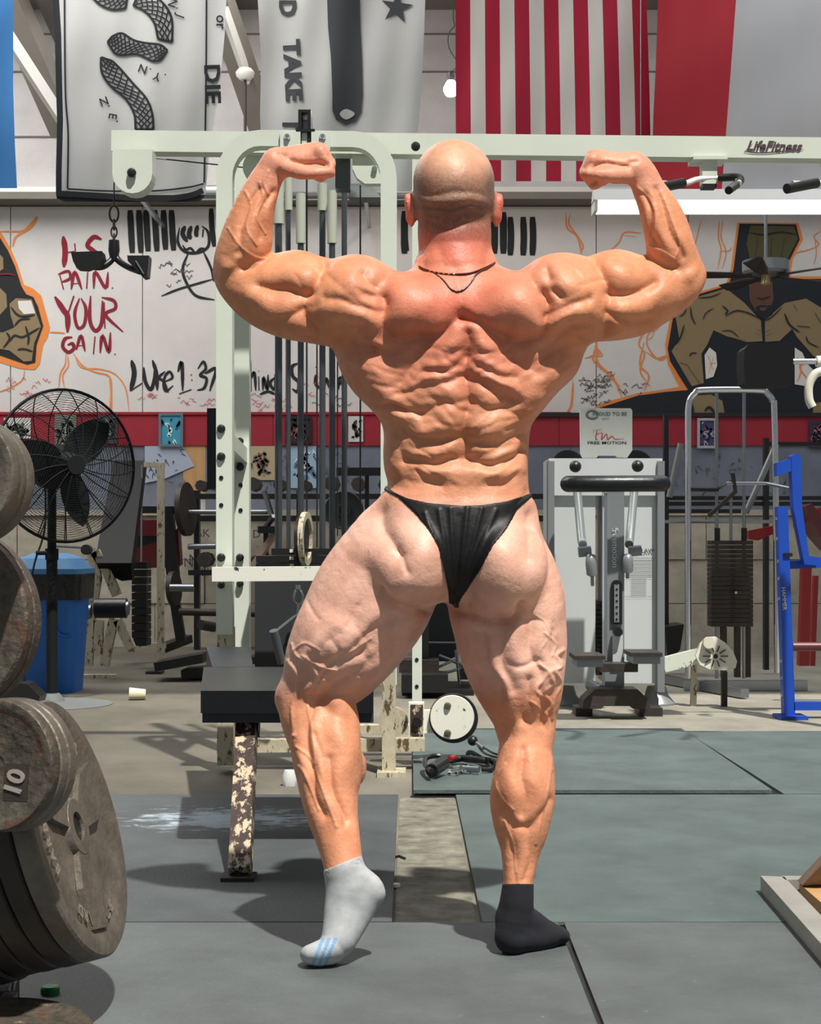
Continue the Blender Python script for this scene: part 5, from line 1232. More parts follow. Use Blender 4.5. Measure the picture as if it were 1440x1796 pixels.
# hanging pulldown handle
ph = thing('pulldown_handle', 'black wide V-grip pulldown handle hanging on a short chain', 'cable handle', at(200, 480, 6.05))
def link(bm, px, py, D, w_, h_, r, flat):
    c = at(px, py, D); P = []
    for k in range(20):
        t = 2*PI*k/20; a = math.cos(t)*w_/2; b = math.sin(t)*h_/2; P.append(c+Vector((a*(0 if flat else 1), a*(1 if flat else 0), b)))
    tube(bm, P, r, 8, closed=True)
one('carabiner', M['dark_iron'], ph, lambda bm: link(bm, 200, 375, 6.05, .034, .062, .004, False), smooth=True)
for i, v in enumerate((394, 407, 419)): one('chain_link', M['dark_iron'], ph, lambda bm: link(bm, 200, v, 6.05, .022, .040, .0035, i % 2 == 0), smooth=True)
def vbar(bm):
    tube(bm, catmull([at(200,424,6.05), at(200,440,6.05), at(196,455,6.05), at(178,468,6.02), at(152,466,5.98)], 5), .013, 12, radii=None)
    tube(bm, catmull([at(200,424,6.05), at(200,440,6.05), at(207,456,6.05), at(225,468,6.02), at(246,476,5.98)], 5), .013, 12)
    lathe(bm, [(0,.02),(.02,.018),(.022,-.02),(.014,-.06),(0,-.06)], 14, Matrix.Translation(at(200, 430, 6.05)))
one('handle_arms', M['black'], ph, vbar, smooth=True)
one('flat_grip', M['black'], ph, lambda bm: ppoly(bm, [(124,442),(178,440),(181,452),(172,463),(150,471),(134,470),(128,458)], 5.93, .07), bevel=.006)
one('flat_grip', M['black'], ph, lambda bm: ppoly(bm, [(223,448),(261,448),(258,484),(250,486),(236,470),(224,458)], 5.93, .07), bevel=.006)
one('grip_bolt', M['chrome'], ph, lambda bm: ptube(bm, [(238,457,5.925),(252,480,5.925)], 1.2, 6))
# chrome handle hanging before the stack
sh = thing('stirrup_handle', 'chrome triangular handle hanging before the dark shroud', 'cable handle', at(522, 1160, 6.0))
one('carabiner', M['steel'], sh, lambda bm: link(bm, 523, 1048, 6.0, .034, .055, .005, False), smooth=True)
one('swivel', M['steel'], sh, lambda bm: ptube(bm, [(523,1026,6.0),(523,1034,6.0)], 5, 12), smooth=True)
one('hanger', M['steel'], sh, lambda bm: ptube(bm, [(523,1058,6.0),(522,1076,6.0)], 3.4, 8), smooth=True)
one('frame', M['chrome'], sh, lambda bm: (ptube(bm, [(522,1076,6.0),(482,1108,5.9)], 2.2, 8), ptube(bm, [(522,1078,6.0),(518,1135,6.1),(496,1158,6.0)], 2.2, 8)), smooth=True)
one('grip', mat('grip_grey', (72,80,84), rough=.5), sh, lambda bm: ptube(bm, [(480,1106,5.9),(494,1162,5.95)], 8, 14), smooth=True)
# loose cable handles on the mat
def strap_handle(cx, cy, D, label, kind):
    c = at(cx, cy, D); z = .013
    o = thing('exercise_grip', label, 'exercise grip', (c.x, D, z), 'loose cable handles on the mat')
    return o
hA = strap_handle(780, 1345, 6.1, 'black foam grip with chrome clip lying on the raised mat', 0)
zt = .012
def fp(px, py, z=zt+.012): D = (H-z)*F/(py-HZ); return Vector(((px-720)*D/F, D, z))
one('foam_grip', M['black'], hA, lambda bm: tube(bm, [fp(757,1352,zt+.03), fp(778,1338,zt+.045)], .025, 18), smooth=True)
one('strap', M['black'], hA, lambda bm: tube(bm, catmull([fp(757,1352,.05), fp(746,1342,.05), fp(748,1330,.06), fp(768,1325,.07), fp(782,1332,.055)], 5), .009, 8), smooth=True)
one('carabiner', M['chrome'], hA, lambda bm: tube(bm, [fp(790,1348), fp(806,1344), fp(812,1350), fp(800,1356), fp(788,1354)], .005, 8, closed=True), smooth=True)
one('ring', M['chrome'], hA, lambda bm: tube(bm, catmull([fp(808,1348), fp(822,1344), fp(826,1350), fp(812,1353)], 4, True), .004, 8, closed=True), smooth=True)
hB = strap_handle(850, 1340, 6.15, 'black strap cable handle with red tag lying beside the man\'s calf', 0)
one('strap', M['black'], hB, lambda bm: tube(bm, catmull([fp(790,1334,.03), fp(810,1330,.035), fp(835,1332,.04), fp(866,1336,.035), fp(872,1344,.03)], 5), .013, 10), smooth=True)
one('strap', M['black'], hB, lambda bm: tube(bm, catmull([fp(820,1326,.03), fp(822,1320,.05), fp(832,1322,.05), fp(850,1334,.03), fp(862,1348,.025), fp(846,1350,.025)], 5), .009, 8), smooth=True)
one('carabiner', M['steel'], hB, lambda bm: tube(bm, [fp(812,1348,.03), fp(840,1350,.03)], .012, 12), smooth=True)
one('red_tag', M['red'], hB, lambda bm: tube(bm, [fp(789,1331,.05), fp(797,1328,.05)], .01, 8), smooth=True)
# ================================================================ padded bench before the machine
bn = thing('padded_bench', 'long black padded bench on one flaking rusty leg', 'bench', fl(420, 1545))
ZB = .44
def wedge(bm, pts_top, z0f, th, zr=None):
    a = [bm.verts.new((x, y, z)) for x, y, z in pts_top]; b = [bm.verts.new((x, y, z-th)) for x, y, z in pts_top]; n = len(a)
    bm.faces.new(a); bm.faces.new(list(reversed(b)))
    for i in range(n): bm.faces.new((a[i], b[i], b[(i+1) % n], a[(i+1) % n]))
def fz(px, py, z): D = (H-z)*F/(py-HZ); return ((px-720)*D/F, D, z)
def pad_front(bm):
    y0 = 4.42; wedge(bm, [((352-720)*y0/F, y0, .445), ((655-720)*y0/F, y0, .445), ((640-720)*5.15/F, 5.15, .455), ((357-720)*5.15/F, 5.15, .455)], 0, .062)
one('seat_pad', M['vinyl'], bn, pad_front, bevel=.026, smooth=True)
one('long_pad', M['vinyl_grey'], bn, lambda bm: wedge(bm, [((354-720)*4.9/F, 5.16, .455), ((446-720)*5.2/F, 5.16, .455), (at(438,0,5.85).x, 5.85, .475), (at(362,0,5.85).x, 5.85, .475)], 0, .062), bevel=.014)
one('pad_board', mat('pad_board', (46,52,58), rough=.5), bn, lambda bm: wedge(bm, [((354-720)*4.45/F, 4.46, .382), ((655-720)*4.45/F, 4.46, .382), ((640-720)*5.1/F, 5.1, .39), ((357-720)*5.1/F, 5.1, .39)], 0, .03), bevel=.008)
one('under_frame', M['rusty'], bn, lambda bm: (bar(bm, (at(440,0,4.6).x, 4.6, .33), (at(440,0,5.9).x, 5.9, .34), .05, .05), bar(bm, (at(372,0,5.0).x, 5.0, .33), (at(560,0,5.0).x, 5.0, .33), .05, .04)), bevel=.003)
def leg(bm):
    t = Vector(((434-720)*4.55/F, 4.55, .355)); b = fl(421, 1540)+Vector((0,0,.0)); bar(bm, b+Vector((0,0,.01)), t, m_(38, 4.1), .05, up=Vector((0,1,0)))
one('leg', M['very_rusty'], bn, leg, bevel=.004)
one('leg', M['rusty'], bn, lambda bm: bar(bm, Vector((at(425,0,5.8).x, 5.8, ZC)), Vector((at(425,0,5.8).x, 5.8, .34)), .05, .05))
one('foot_plate', M['dark_iron'], bn, lambda bm: (lambda c: box(bm, c.x-.045, c.x+.04, c.y-.03, c.y+.05, 0, .009))(fl(420, 1542)), bevel=.002)
one('leg_collar', M['dark_iron'], bn, lambda bm: (lambda t: bar(bm, t, t+Vector((0,.02,.035)), m_(40,4.5), .056, up=Vector((0,1,0))))(Vector(((433-720)*4.5/F, 4.52, .315))))
# ================================================================ silver dual-arm trainer
tr_ = thing('cable_trainer', 'silver upright cable trainer with swing arms and black roller top', 'gym machine', fl(1065, 1240))
def T6(x, y): return (900+x/2.565, 600+y/2.565)
def tb(bm, x0, y0, x1, y1, D, t): a = T6(x0, y0); b = T6(x1, y1); pbox(bm, a[0], a[1], b[0], b[1], D, t)
one('housing', M['silver'], tr_, lambda bm: tb(bm, 160, 525, 370, 1535, 8.45, .35), bevel=.02, smooth=True)
one('housing', M['silver'], tr_, lambda bm: tb(bm, 412, 525, 672, 1535, 8.45, .35), bevel=.02, smooth=True)
one('housing_cap', M['silver'], tr_, lambda bm: tb(bm, 162, 523, 670, 690, 8.42, .3), bevel=.015)
one('edge_trim', M['silver_dark'], tr_, lambda bm: (tb(bm, 158, 535, 186, 1560, 8.40, .1), tb(bm, 650, 535, 682, 1575, 8.40, .1)), bevel=.008)
for i in range(16): one('weight_plate', M['black'], tr_, lambda bm: tb(bm, 372, 1165+i*21, 418, 1183+i*21, 8.5, .2))
one('column', M['silver_dark'], tr_, lambda bm: tb(bm, 413, 660, 500, 1590, 8.0, .12), bevel=.02, smooth=True)
one('column_edge', M['chrome'], tr_, lambda bm: tb(bm, 409, 680, 424, 1440, 7.99, .05), bevel=.005)
def roller(bm):
    a = T6(256, 638); b = T6(664, 636); tube(bm, catmull([at(a[0],a[1],7.92), at(a[0]+3,a[1],7.85), at((a[0]+b[0])/2,(a[1]+b[1])/2,7.82), at(b[0]-3,b[1],7.85), at(b[0],b[1],7.92)], 4), .041, 18)
one('roller_bar', M['vinyl'], tr_, roller, smooth=True)
for x, y in ((280,560),(560,558)):
    p = T6(x, y); one('ball_knob', M['black'], tr_, lambda bm: lathe(bm, [(.031*math.sin(PI*k/10), -.031*math.cos(PI*k/10)) for k in range(11)], 20, Matrix.Translation(at(p[0], p[1], 8.2))), smooth=True)
for x in (245, 552):
    p = T6(x, 560); one('pulley_disc', M['black'], tr_, lambda bm: lathe(bm, [(0,.02),(.08,.02),(.092,.012),(.092,-.012),(.08,-.02),(0,-.02)], 30, axisM(at(p[0], p[1], 8.85), (0,-1,0))), smooth=True)
for sx, a, b, j, g0, g1, tip in ((0,(288,670),(308,890),(322,945),(350,960),(355,1045),(357,1095)),(1,(545,670),(524,890),(548,942),(515,960),(515,1030),(515,1060))):
    A_, B_, J, G0, G1, TP = [T6(*q) for q in (a, b, j, g0, g1, tip)]
    one('swing_arm', M['silver_dark'], tr_, lambda bm: tube(bm, [at(A_[0],A_[1],8.2), at(B_[0],B_[1],8.1), at(B_[0]+(2 if sx == 0 else -1),B_[1]+8,8.05)], .017*1.3, 14), smooth=True)
    one('arm_joint', M['silver_dark'], tr_, lambda bm: tube(bm, [at(J[0]-11,J[1],8.02), at(J[0]+11,J[1]-2,8.02)], .027, 16), smooth=True)
    one('handle', M['silver_dark'], tr_, lambda bm: tube(bm, catmull([at(G0[0],G0[1],7.98), at(G0[0],(G0[1]*2+G1[1])/3,7.97), at(G1[0],G1[1],7.98), at(TP[0],TP[1],8.0)], 5), .02, 14, radii=[.022+.006*math.sin(PI*k/15) if k < 11 else .009 for k in range(16)]), smooth=True)
def slot(bm):
    pts = [(466+25*math.cos(t), 1095+25*math.sin(t)) for t in [PI+PI*k/8 for k in range(9)]]+[(491,1270),(441,1270)]
    ppoly(bm, [T6(*p) for p in pts], 7.985, .012)
one('adjuster_plate', M['black'], tr_, slot)
one('adjuster_slot', M['silver_dark'], tr_, lambda bm: tb(bm, 455, 1090, 477, 1260, 7.98, .006))
for y in (1085,1112,1138,1165,1192,1220,1247):
    p = T6(466, y); one('pin_hole', M['black'], tr_, lambda bm: pcyl(bm, p[0], p[1], 7.979, 2, .002, 8))
p0 = T6(467, 1302); one('adjuster_knob', M['black'], tr_, lambda bm: pcyl(bm, p0[0], p0[1], 7.98, 8, .05, 18), smooth=True)
one('adjuster_slide', M['silver'], tr_, lambda bm: tb(bm, 448, 1320, 494, 1450, 7.975, .04), bevel=.006)
for x0, x1, y in ((278,415,1412),(530,672,1398)):
    one('step', M['dark_iron'], tr_, lambda bm: tb(bm, x0, y, x1, y+18, 7.7, .28), bevel=.01)
    one('step_rim', M['silver_dark'], tr_, lambda bm: tb(bm, x0+10, y+18, x1-10, y+50, 7.72, .24), bevel=.01)
one('step_crossbar', M['dark_iron'], tr_, lambda bm: tb(bm, 392, 1448, 562, 1485, 7.8, .15), bevel=.012)
one('base_casting', M['dark_iron'], tr_, lambda bm: ppoly(bm, [T6(*q) for q in ((312,1650),(318,1610),(370,1562),(560,1562),(612,1610),(618,1650),(540,1650),(520,1635),(410,1635),(395,1650))], 7.86, .18), bevel=.006)
for x0, x1 in ((278,352),(562,666)): one('foot', M['dark_iron'], tr_, lambda bm: (lambda a, b: box(bm, a.x, b.x, 8.0, 8.18, ZC, .03))(at(T6(x0,0)[0],0,8.05), at(T6(x1,0)[0],0,8.05)), bevel=.005)
one('base_roller', M['steel'], tr_, lambda bm: (lambda a, b: tube(bm, [a, b], .03, 14))(at(*T6(350,1545), 8.3), at(*T6(400,1570), 8.0)), smooth=True)
for x0, x1 in ((200,262),(595,695)): one('foot', M['silver_dark'], tr_, lambda bm: (lambda a, b: lathe(bm, [(0,.10),(.05,.10),(.065,.05),(.1,.01),(.1,0),(0,0)], 20, Matrix.Translation(((a.x+b.x)/2, 8.6, ZC))))(at(T6(x0,0)[0],0,8.6), at(T6(x1,0)[0],0,8.6)), smooth=True)
d = Decal(lambda u, v, l: at(u, v, 7.995-l), (900,600,2.565)); d.text('freemotion', 458, 925, 40, 90, bold=.01); d.done('brand_lettering', M['silver'], tr_)
d = Decal(lambda u, v, l: at(u, v, 8.445-l), (900,600,2.565)); d.text('LAW', 605, 940, 26, bold=.02); d.done('panel_lettering', P_['ink'], tr_)
d = Decal(lambda u, v, l: at(u, v, 8.445-l), (900,600,2.565))
for y in range(975, 1140, 9): d.stroke([(500 if y < 1060 else 530,y),(625 if y < 1060 else 600,y)], 1.6, taper=1)
d.stroke([(495,970),(628,970)], 3); d.stroke([(498,1145),(630,1145)], 3); d.stroke([(630,970),(630,1145)], 2)
d.done('instruction_print', P_['ink'], tr_)
sg = thing('sign_board', 'white curved sign with red squiggle logo standing on the silver trainer', 'sign', at(1063, 805, 8.6))
one('board', mat('sign_white', (232,232,224), rough=.5), sg, lambda bm: ppoly(bm, [(1017,718),(1020,716),(1106,716),(1109,720),(1109,790),(1100,803),(1082,802),(1080,799),(1050,799),(1046,803),(1022,803),(1018,795)], 8.6, .02), bevel=.003)
d = Decal(lambda u, v, l: at(u, v, 8.598-l), (900,600,2.565))
d.text('PROUD TO BE', 435, 325, 24, bold=.02); d.text('apart', 415, 345, 16)
for r in (28, 22): d.stroke([(357+r*math.cos(t), 328+r*.72*math.sin(t)) for t in [2*PI*k/14 for k in range(15)]], 4)
d.done('grey_print', mat('sign_ink', (96,112,112)), sg)
d = Decal(lambda u, v, l: at(u, v, 8.598-l), (900,600,2.565))
for s_ in ([(360,400),(400,392)],[(378,395),(372,435),(380,440)],[(372,420),(400,410),(398,440),(420,415),(425,440),(445,425),(460,438),(500,436)],[(362,400),(358,410)]): d.stroke(s_, 4)
d.done('red_squiggle', mat('sign_red', (200,50,50)), sg)
d = Decal(lambda u, v, l: at(u, v, 8.598-l), (900,600,2.565)); d.text('FREE MOTION', 422, 455, 19, sx=1.45, bold=.01); d.done('sign_lettering', P_['black'], sg)
# ================================================================ chrome frame station
cf = thing('chrome_weight_station', 'chrome tube frame station with a tall dark weight stack', 'gym machine', fl(1290, 1200))
DC = 9.4
def cft(bm):
    L_ = [(1207,1190),(1207,720),(1210,702),(1219,690),(1234,684),(1330,684),(1346,690),(1355,703),(1358,722),(1361,900),(1363,1180)]
    P = [at(a, b, DC) for a, b in L_]; Q = [P[0]]+[Vector(q) for q in catmull(P[1:-1], 5)]+[P[-1]]
    tube(bm, Q, m_(5.6, DC), 16)
one('tube_frame', M['chrome'], cf, cft, smooth=True)
for x in (1257, 1305): one('guide_rod', M['steel'], cf, lambda bm: ptube(bm, [(x, 686, DC), (x, 1190, DC)], 3, 10), smooth=True)
for i in range(19):
    one('weight_plate', M['dark_iron'], cf, lambda bm: pbox(bm, 1248, 948+i*8.0, 1321, 955.2+i*8.0, DC-.06, .14))
one('stack_slots', M['black'], cf, lambda bm: [pbox(bm, 1282, 952+i*8, 1290, 953.6+i*8, DC-.066, .01) for i in range(18)])['kind'] = 'stuff'
one('selector_pin', M['chrome'], cf, lambda bm: pcyl(bm, 1288, 1039, DC-.06, 2.4, .05, 10))
for x in (1258, 1305): one('rod_collar', M['black'], cf, lambda bm: ptube(bm, [(x, 926, DC), (x, 949, DC)], 5, 10), smooth=True)
one('selector_rod', M['steel'], cf, lambda bm: ptube(bm, [(1282, 872, DC), (1282, 948, DC)], 2.6, 10), smooth=True)
one('crossbar', M['black'], cf, lambda bm: ptube(bm, [(1208, 858, DC), (1260, 859, DC)], 4, 10), smooth=True)
one('lever', M['steel'], cf, lambda bm: ptube(bm, [(1262,856,DC),(1275,848,DC-.1),(1345,848,DC-.1),(1390,857,DC-.3)], 3, 10), smooth=True)
one('lever_arm', M['dark_iron'], cf, lambda bm: (ptube(bm, [(1243,905,DC-.1),(1290,862,DC-.1),(1285,830,DC-.1)], 4, 8)), smooth=True)
for a, b in (((1194,778),(1174,872)),((1362,779),(1308,900))): one('diagonal_strut', M['silver_dark'], cf, lambda bm: ptube(bm, [(a[0],a[1],DC+.3),(b[0],b[1],DC+.3)], 5.5, 10), smooth=True)
one('base_rail', M['steel'], cf, lambda bm: bar(bm, Vector((at(1200,0,DC).x, DC, .02)), Vector((at(1415,0,DC).x, DC, .02)), .05, .06), bevel=.004)
one('base_rail', M['steel'], cf, lambda bm: bar(bm, Vector((at(1180,0,9.5).x, 9.9, .02)), Vector((at(1300,0,9).x, 8.9, .02)), .05, .05), bevel=.004)
one('stack_base', M['dark_iron'], cf, lambda bm: [pbox(bm, x, 1100, x+9, 1188, DC, .05) for x in (1266,1290,1308)])
one('lower_crossbar', M['steel'], cf, lambda bm: ptube(bm, [(1164,915,DC+.5),(1440,915,DC+.5)], 3, 8), smooth=True)
# white lever foot
wl = thing('lever_attachment', 'white slotted disc plate on a cream arm, near the chrome frame foot', 'gym machine part', fl(1225, 1210))
one('arm', M['cream'], wl, lambda bm: bar(bm, at(1163,1166,8.5), at(1226,1150,8.5), .05, m_(26,8.5)), bevel=.004)
one('slotted_plate', mat('plate_white', (226,224,208), rough=.5), wl, lambda bm: ppoly(bm, [(1220,1150),(1228,1130),(1240,1118),(1256,1117),(1272,1127),(1286,1143),(1293,1160),(1290,1172),(1272,1176),(1245,1174),(1228,1166)], 8.4, .03), bevel=.003)
one('slots', M['black'], wl, lambda bm: [bar(bm, at(1255+9*math.cos(t), 1151+8*math.sin(t), 8.395), at(1255+22*math.cos(t), 1151+19*math.sin(t), 8.395), .004, m_(3,8.4), up=Vector((0,-1,0))) for t in [2*PI*k/10 for k in range(10)]])
one('hub', M['black'], wl, lambda bm: pcyl(bm, 1255, 1151, 8.395, 4, .006, 14))
one('knob', mat('knob_cream', (214,210,192), rough=.5), wl, lambda bm: pcyl(bm, 1242, 1127, 8.39, 10, .03, 20), smooth=True)
one('stand', M['rusty'], wl, lambda bm: bar(bm, Vector((at(1217,0,8.5).x, 8.52, ZC)), at(1217,1160,8.52), .03, .03))
one('support_foot', M['dark_iron'], wl, lambda bm: bar(bm, Vector((at(1270,0,8.5).x, 8.5, ZC)), at(1270,1178,8.5), .03, .03))
# roller pad on a post, upper right
rp = thing('roller_pad', 'black roller pad on a chrome bar before the mural', 'gym machine part', at(1440, 640, 7.4))
one('pad', M['deep_vinyl'], rp, lambda bm: ppoly(bm, [(1305,640),(1306,612),(1312,605),(1320,603),(1388,603),(1392,607),(1391,674),(1384,676),(1316,676),(1307,670)], 7.3, .17), bevel=.018, smooth=True)
one('bar', M['chrome'], rp, lambda bm: ptube(bm, [(1391,634,7.38),(1560,634,7.38)], 5, 14), smooth=True)
one('collar', M['white_metal'], rp, lambda bm: ptube(bm, [(1432,634,7.38),(1446,634,7.38)], 10, 16), smooth=True)
one('curved_guard', mat('guard_cream', (214,212,198), rough=.5), rp, lambda bm: tube(bm, catmull([at(1446,650,7.3), at(1430,656,7.3), at(1419,675,7.3), at(1419,700,7.3), at(1425,714,7.3)], 5), .02, 12), smooth=True)
one('post', M['white_metal'], rp, lambda bm: ptube(bm, [(1500,634,7.38),(1500,1276,7.38)], 14, 14), smooth=True)
# blue rack
br = thing('blue_rack', 'bright blue steel rack frame at the right edge', 'gym rack', fl(1390, 1256))
DBl = 7.9
for nm, pts in (('front_upright', [(1364,889),(1382,888),(1395,1255),(1376,1255)]),('upper_upright', [(1387,800),(1394,796),(1405,799),(1407,890),(1419,975),(1440,978),(1440,992),(1411,990),(1392,893)]),('top_arm', [(1362,812),(1388,804),(1389,826),(1363,835)]),('mid_rail', [(1383,984),(1500,980),(1500,994),(1383,998)]),('base_rail', [(1393,1232),(1520,1232),(1520,1246),(1393,1246)])):
    one(nm, M['blue'], br, lambda bm: ppoly(bm, pts, DBl+(.08 if nm == 'mid_rail' else 0), .07), bevel=.004)
one('foot_plate', M['blue'], br, lambda bm: (lambda c: box(bm, c.x-.07, c.x+.07, c.y-.08, c.y+.08, ZC, .006))(fl(1386, 1256)))
one('strap', M['black'], br, lambda bm: pbox(bm, 1375, 970, 1390, 976, DBl-.01, .1))
for v in (910,945,985,1015,1050,1160,1190,1220): one('bolt', M['chrome'], br, lambda bm: pcyl(bm, 1366+(v-889)*.036, v, DBl+.02, 3.2, .02, 10, d=(-1,0,0)))
d = Decal(lambda u, v, l: at(u, v, DBl-.001-l)); d.text('HAMMER', 1375, 1050, 10, 87, bold=.0); d.done('brand_lettering', P_['white'], br)
# red bench machine behind it
rm = thing('red_machine', 'red framed machine with maroon pads behind the blue rack', 'gym machine', fl(1415, 1190))
one('leg', M['red'], rm, lambda bm: ppoly(bm, [(1408,990),(1424,990),(1419,1168),(1402,1168)], 9.5, .07))
one('top_frame', M['red'], rm, lambda bm: ppoly(bm, [(1313,931),(1358,922),(1358,936),(1330,948),(1314,946)], 9.5, .06))
one('brace', M['red'], rm, lambda bm: ppoly(bm, [(1395,905),(1440,890),(1440,906),(1395,925)], 9.55, .06))
one('pad', M['maroon'], rm, lambda bm: ppoly(bm, [(1414,888),(1424,883),(1434,896),(1460,950),(1460,965),(1438,940)], 9.3, .3), bevel=.015)
one('roller', M['maroon'], rm, lambda bm: ptube(bm, [(1390,1134,8.7),(1480,1134,8.7)], 8, 14), smooth=True)
one('red_column', M['red'], rm, lambda bm: ppoly(bm, [(1428,1010),(1436,1010),(1430,1168),(1422,1168)], 9.8, .05))
# black rack posts between the trainer and the chrome station
bk = thing('black_power_rack', 'black rack uprights and rails between silver trainer and chrome frame', 'gym rack', fl(1172, 1175))
for x, v0 in ((1169,727),(1345,768)): one('upright', M['black'], bk, lambda bm: pbox(bm, x-4, v0, x+4, 1175, 10.6, .06))
for v, x0, x1 in ((775,1345,1520),(870,1120,1520),(880,1165,1520),(893,1165,1300)): one('rail', M['black'], bk, lambda bm: pbox(bm, x0, v, x1, v+7, 10.65, .05))
one('floor_wedge', M['black'], bk, lambda bm: ppoly(bm, [(1165,1100),(1200,1095),(1193,1140),(1172,1160)], 10.4, .3))
# ================================================================ pedestal fan
pf = thing('pedestal_fan', 'large black caged pedestal fan on a round base', 'fan', fl(97, 1236))
DF = 8.45; fc = at(115, 817, DF); fr = m_(133.5, DF); yaw = math.radians(38)
fn = Vector((math.sin(yaw), -math.cos(yaw), 0)); fx = Vector((math.cos(yaw), math.sin(yaw), 0)); fz_ = Vector((0,0,1))
def fpnt(r, a, dep): return fc+fx*(r*math.cos(a))+fz_*(r*math.sin(a))+fn*dep
bkm = mat('fan_black', (20,24,26), rough=.7, spec=.2)
one('cage_ring', bkm, pf, lambda bm: (tube(bm, [fpnt(fr, 2*PI*k/56, .0) for k in range(56)], .008, 8, closed=True)), smooth=True)
def grill(side):
    def f(bm):
        for i in range(1, 28):
            r = fr*(.16+.84*i/28); dep = side*(.115*(1-(r/fr)**3)+.005)
            tube(bm, [fpnt(r, 2*PI*k/48, dep) for k in range(48)], .0014, 4, closed=True)
    return f
for s_ in (1, -1):
    g = one('cage_grill', bkm, pf, grill(s_)); g['kind'] = 'stuff'
def spokes(bm):
    for i in range(16):
        a0 = 2*PI*i/16
        for s_ in (1, -1):
            tube(bm, [fpnt(fr*t, a0+s_*.42*(t-.12), s_*(.115*(1-t**3)+.008)) for t in (.12,.25,.4,.55,.7,.85,.93,1.0)], .0032, 5)
one('cage_spokes', bkm, pf, spokes)['kind'] = 'stuff'
one('hub_cap', bkm, pf, lambda bm: lathe(bm, [(0,.13),(.05,.13),(.058,.115),(.058,.1),(0,.1)], 24, axisM(fc, fn)), smooth=True)
one('motor', bkm, pf, lambda bm: lathe(bm, [(0,.09),(.05,.09),(.07,.05),(.075,-.02),(.12,-.10),(.12,-.2),(.09,-.28),(0,-.3)], 24, axisM(fc, fn)), smooth=True)
for k in range(3):
    a0 = math.radians(-72+120*k)
    def bl_(bm):
        P = []; Q = []
        for j in range(13):
            t = j/12; r = fr*(.16+.66*t); w_ = .085*math.sin(PI*(.12+.86*t))**.7+.01
            P.append(fpnt(r, a0-w_/r, .035)); Q.append(fpnt(r, a0+w_/r, -.015))
        a = [bm.verts.new(p) for p in P]; b = [bm.verts.new(q) for q in Q]; c = [bm.verts.new(p-fn*.004) for p in P]; e = [bm.verts.new(q-fn*.004) for q in Q]
        for j in range(12):
            bm.faces.new((a[j], b[j], b[j+1], a[j+1])); bm.faces.new((c[j+1], e[j+1], e[j], c[j])); bm.faces.new((a[j], a[j+1], c[j+1], c[j])); bm.faces.new((b[j+1], b[j], e[j], e[j+1]))
        bm.faces.new((a[0], c[0], e[0], b[0])); bm.faces.new((a[12], b[12], e[12], c[12]))
    one('fan_blade', bkm, pf, bl_)
xp = at(91, 0, 8.62).x
one('pole', bkm, pf, lambda bm: tube(bm, [Vector((xp, 8.62, .03)), Vector((xp, 8.62, at(0,968,8.62).z))], .03, 18), smooth=True)
one('upper_pole', bkm, pf, lambda bm: tube(bm, [Vector((xp, 8.62, at(0,968,8.62).z)), Vector((xp, 8.62, fc.z-.02))], .024, 18), smooth=True)
one('clamp', bkm, pf, lambda bm: (tube(bm, [Vector((xp, 8.62, at(0,982,8.62).z)), Vector((xp, 8.62, at(0,962,8.62).z))], .036, 18), tube(bm, [Vector((xp-.08, 8.6, at(0,970,8.62).z)), Vector((xp, 8.6, at(0,970,8.62).z))], .012, 10)), smooth=True)
one('base', mat('fan_base', (96,100,100), rough=.7), pf, lambda bm: lathe(bm, [(0,.06),(.045,.06),(.06,.045),(.075,.02),(.28,.012),(.33,.004),(.33,0),(0,0)], 40, Matrix.Translation((xp, 8.60, ZC))), smooth=True)
one('power_cord', M['black'], pf, lambda bm: tube(bm, catmull([at(80,850,8.7), at(78,930,8.7), at(60,990,8.6), at(50,1060,8.65), Vector((at(40,0,8.8).x, 8.8, .0))], 5), .006, 6), smooth=True)
# ================================================================ rubbish bin
bi = thing('rubbish_bin', 'blue plastic wheelie-style bin with black liner and lid', 'bin', fl(85, 1212))
def frus(bm, cx, cy, z0, z1, a0, b0, a1, b1, rr=.2, n=6):
    def ring(a, b, z):
        out = []
        for sx, sy, t0 in ((1,1,0),(-1,1,90),(-1,-1,180),(1,-1,270)):
            for k in range(n+1):
                t = math.radians(t0+90*k/n); out.append(bm.verts.new((cx+sx*(a-rr*a)+rr*a*math.cos(t), cy+sy*(b-rr*b)+rr*b*math.sin(t), z)))
        return out
    A = ring(a0, b0, z0); B = ring(a1, b1, z1); m = len(A)
    for i in range(m): bm.faces.new((A[i], A[(i+1) % m], B[(i+1) % m], B[i]))
    bm.faces.new(list(reversed(A))); bm.faces.new(B)
cx_ = at(86, 0, 9.35).x; cy_ = 9.4
zt_ = at(0, 1010, 9.2).z
one('body', M['bin'], bi, lambda bm: (frus(bm, cx_, cy_, ZC, zt_-.02, .165, .17, .205, .22, .4), frus(bm, cx_, cy_, zt_-.05, zt_-.015, .215, .23, .215, .23)), smooth=True)
one('lid', M['bin_lid'], bi, lambda bm: (frus(bm, cx_, cy_, zt_+.01, zt_+.04, .222, .24, .222, .24), frus(bm, cx_, cy_, zt_+.04, zt_+.10, .215, .235, .17, .19, .5), frus(bm, cx_, cy_, zt_+.10, zt_+.13, .17, .19, .09, .10, .5)), smooth=True)
one('bin_liner', M['bag'], bi, lambda bm: (frus(bm, cx_, cy_, zt_-.14, zt_+.01, .214, .228, .222, .236), ), smooth=True)
one('handle_moulding', M['bin'], bi, lambda bm: tube(bm, catmull([Vector((cx_+.06, cy_-.215, zt_-.14)), Vector((cx_+.07, cy_-.212, zt_-.28)), Vector((cx_+.10, cy_-.208, zt_-.34)), Vector((cx_+.17, cy_-.205, zt_-.35))], 5), .008, 8), smooth=True)
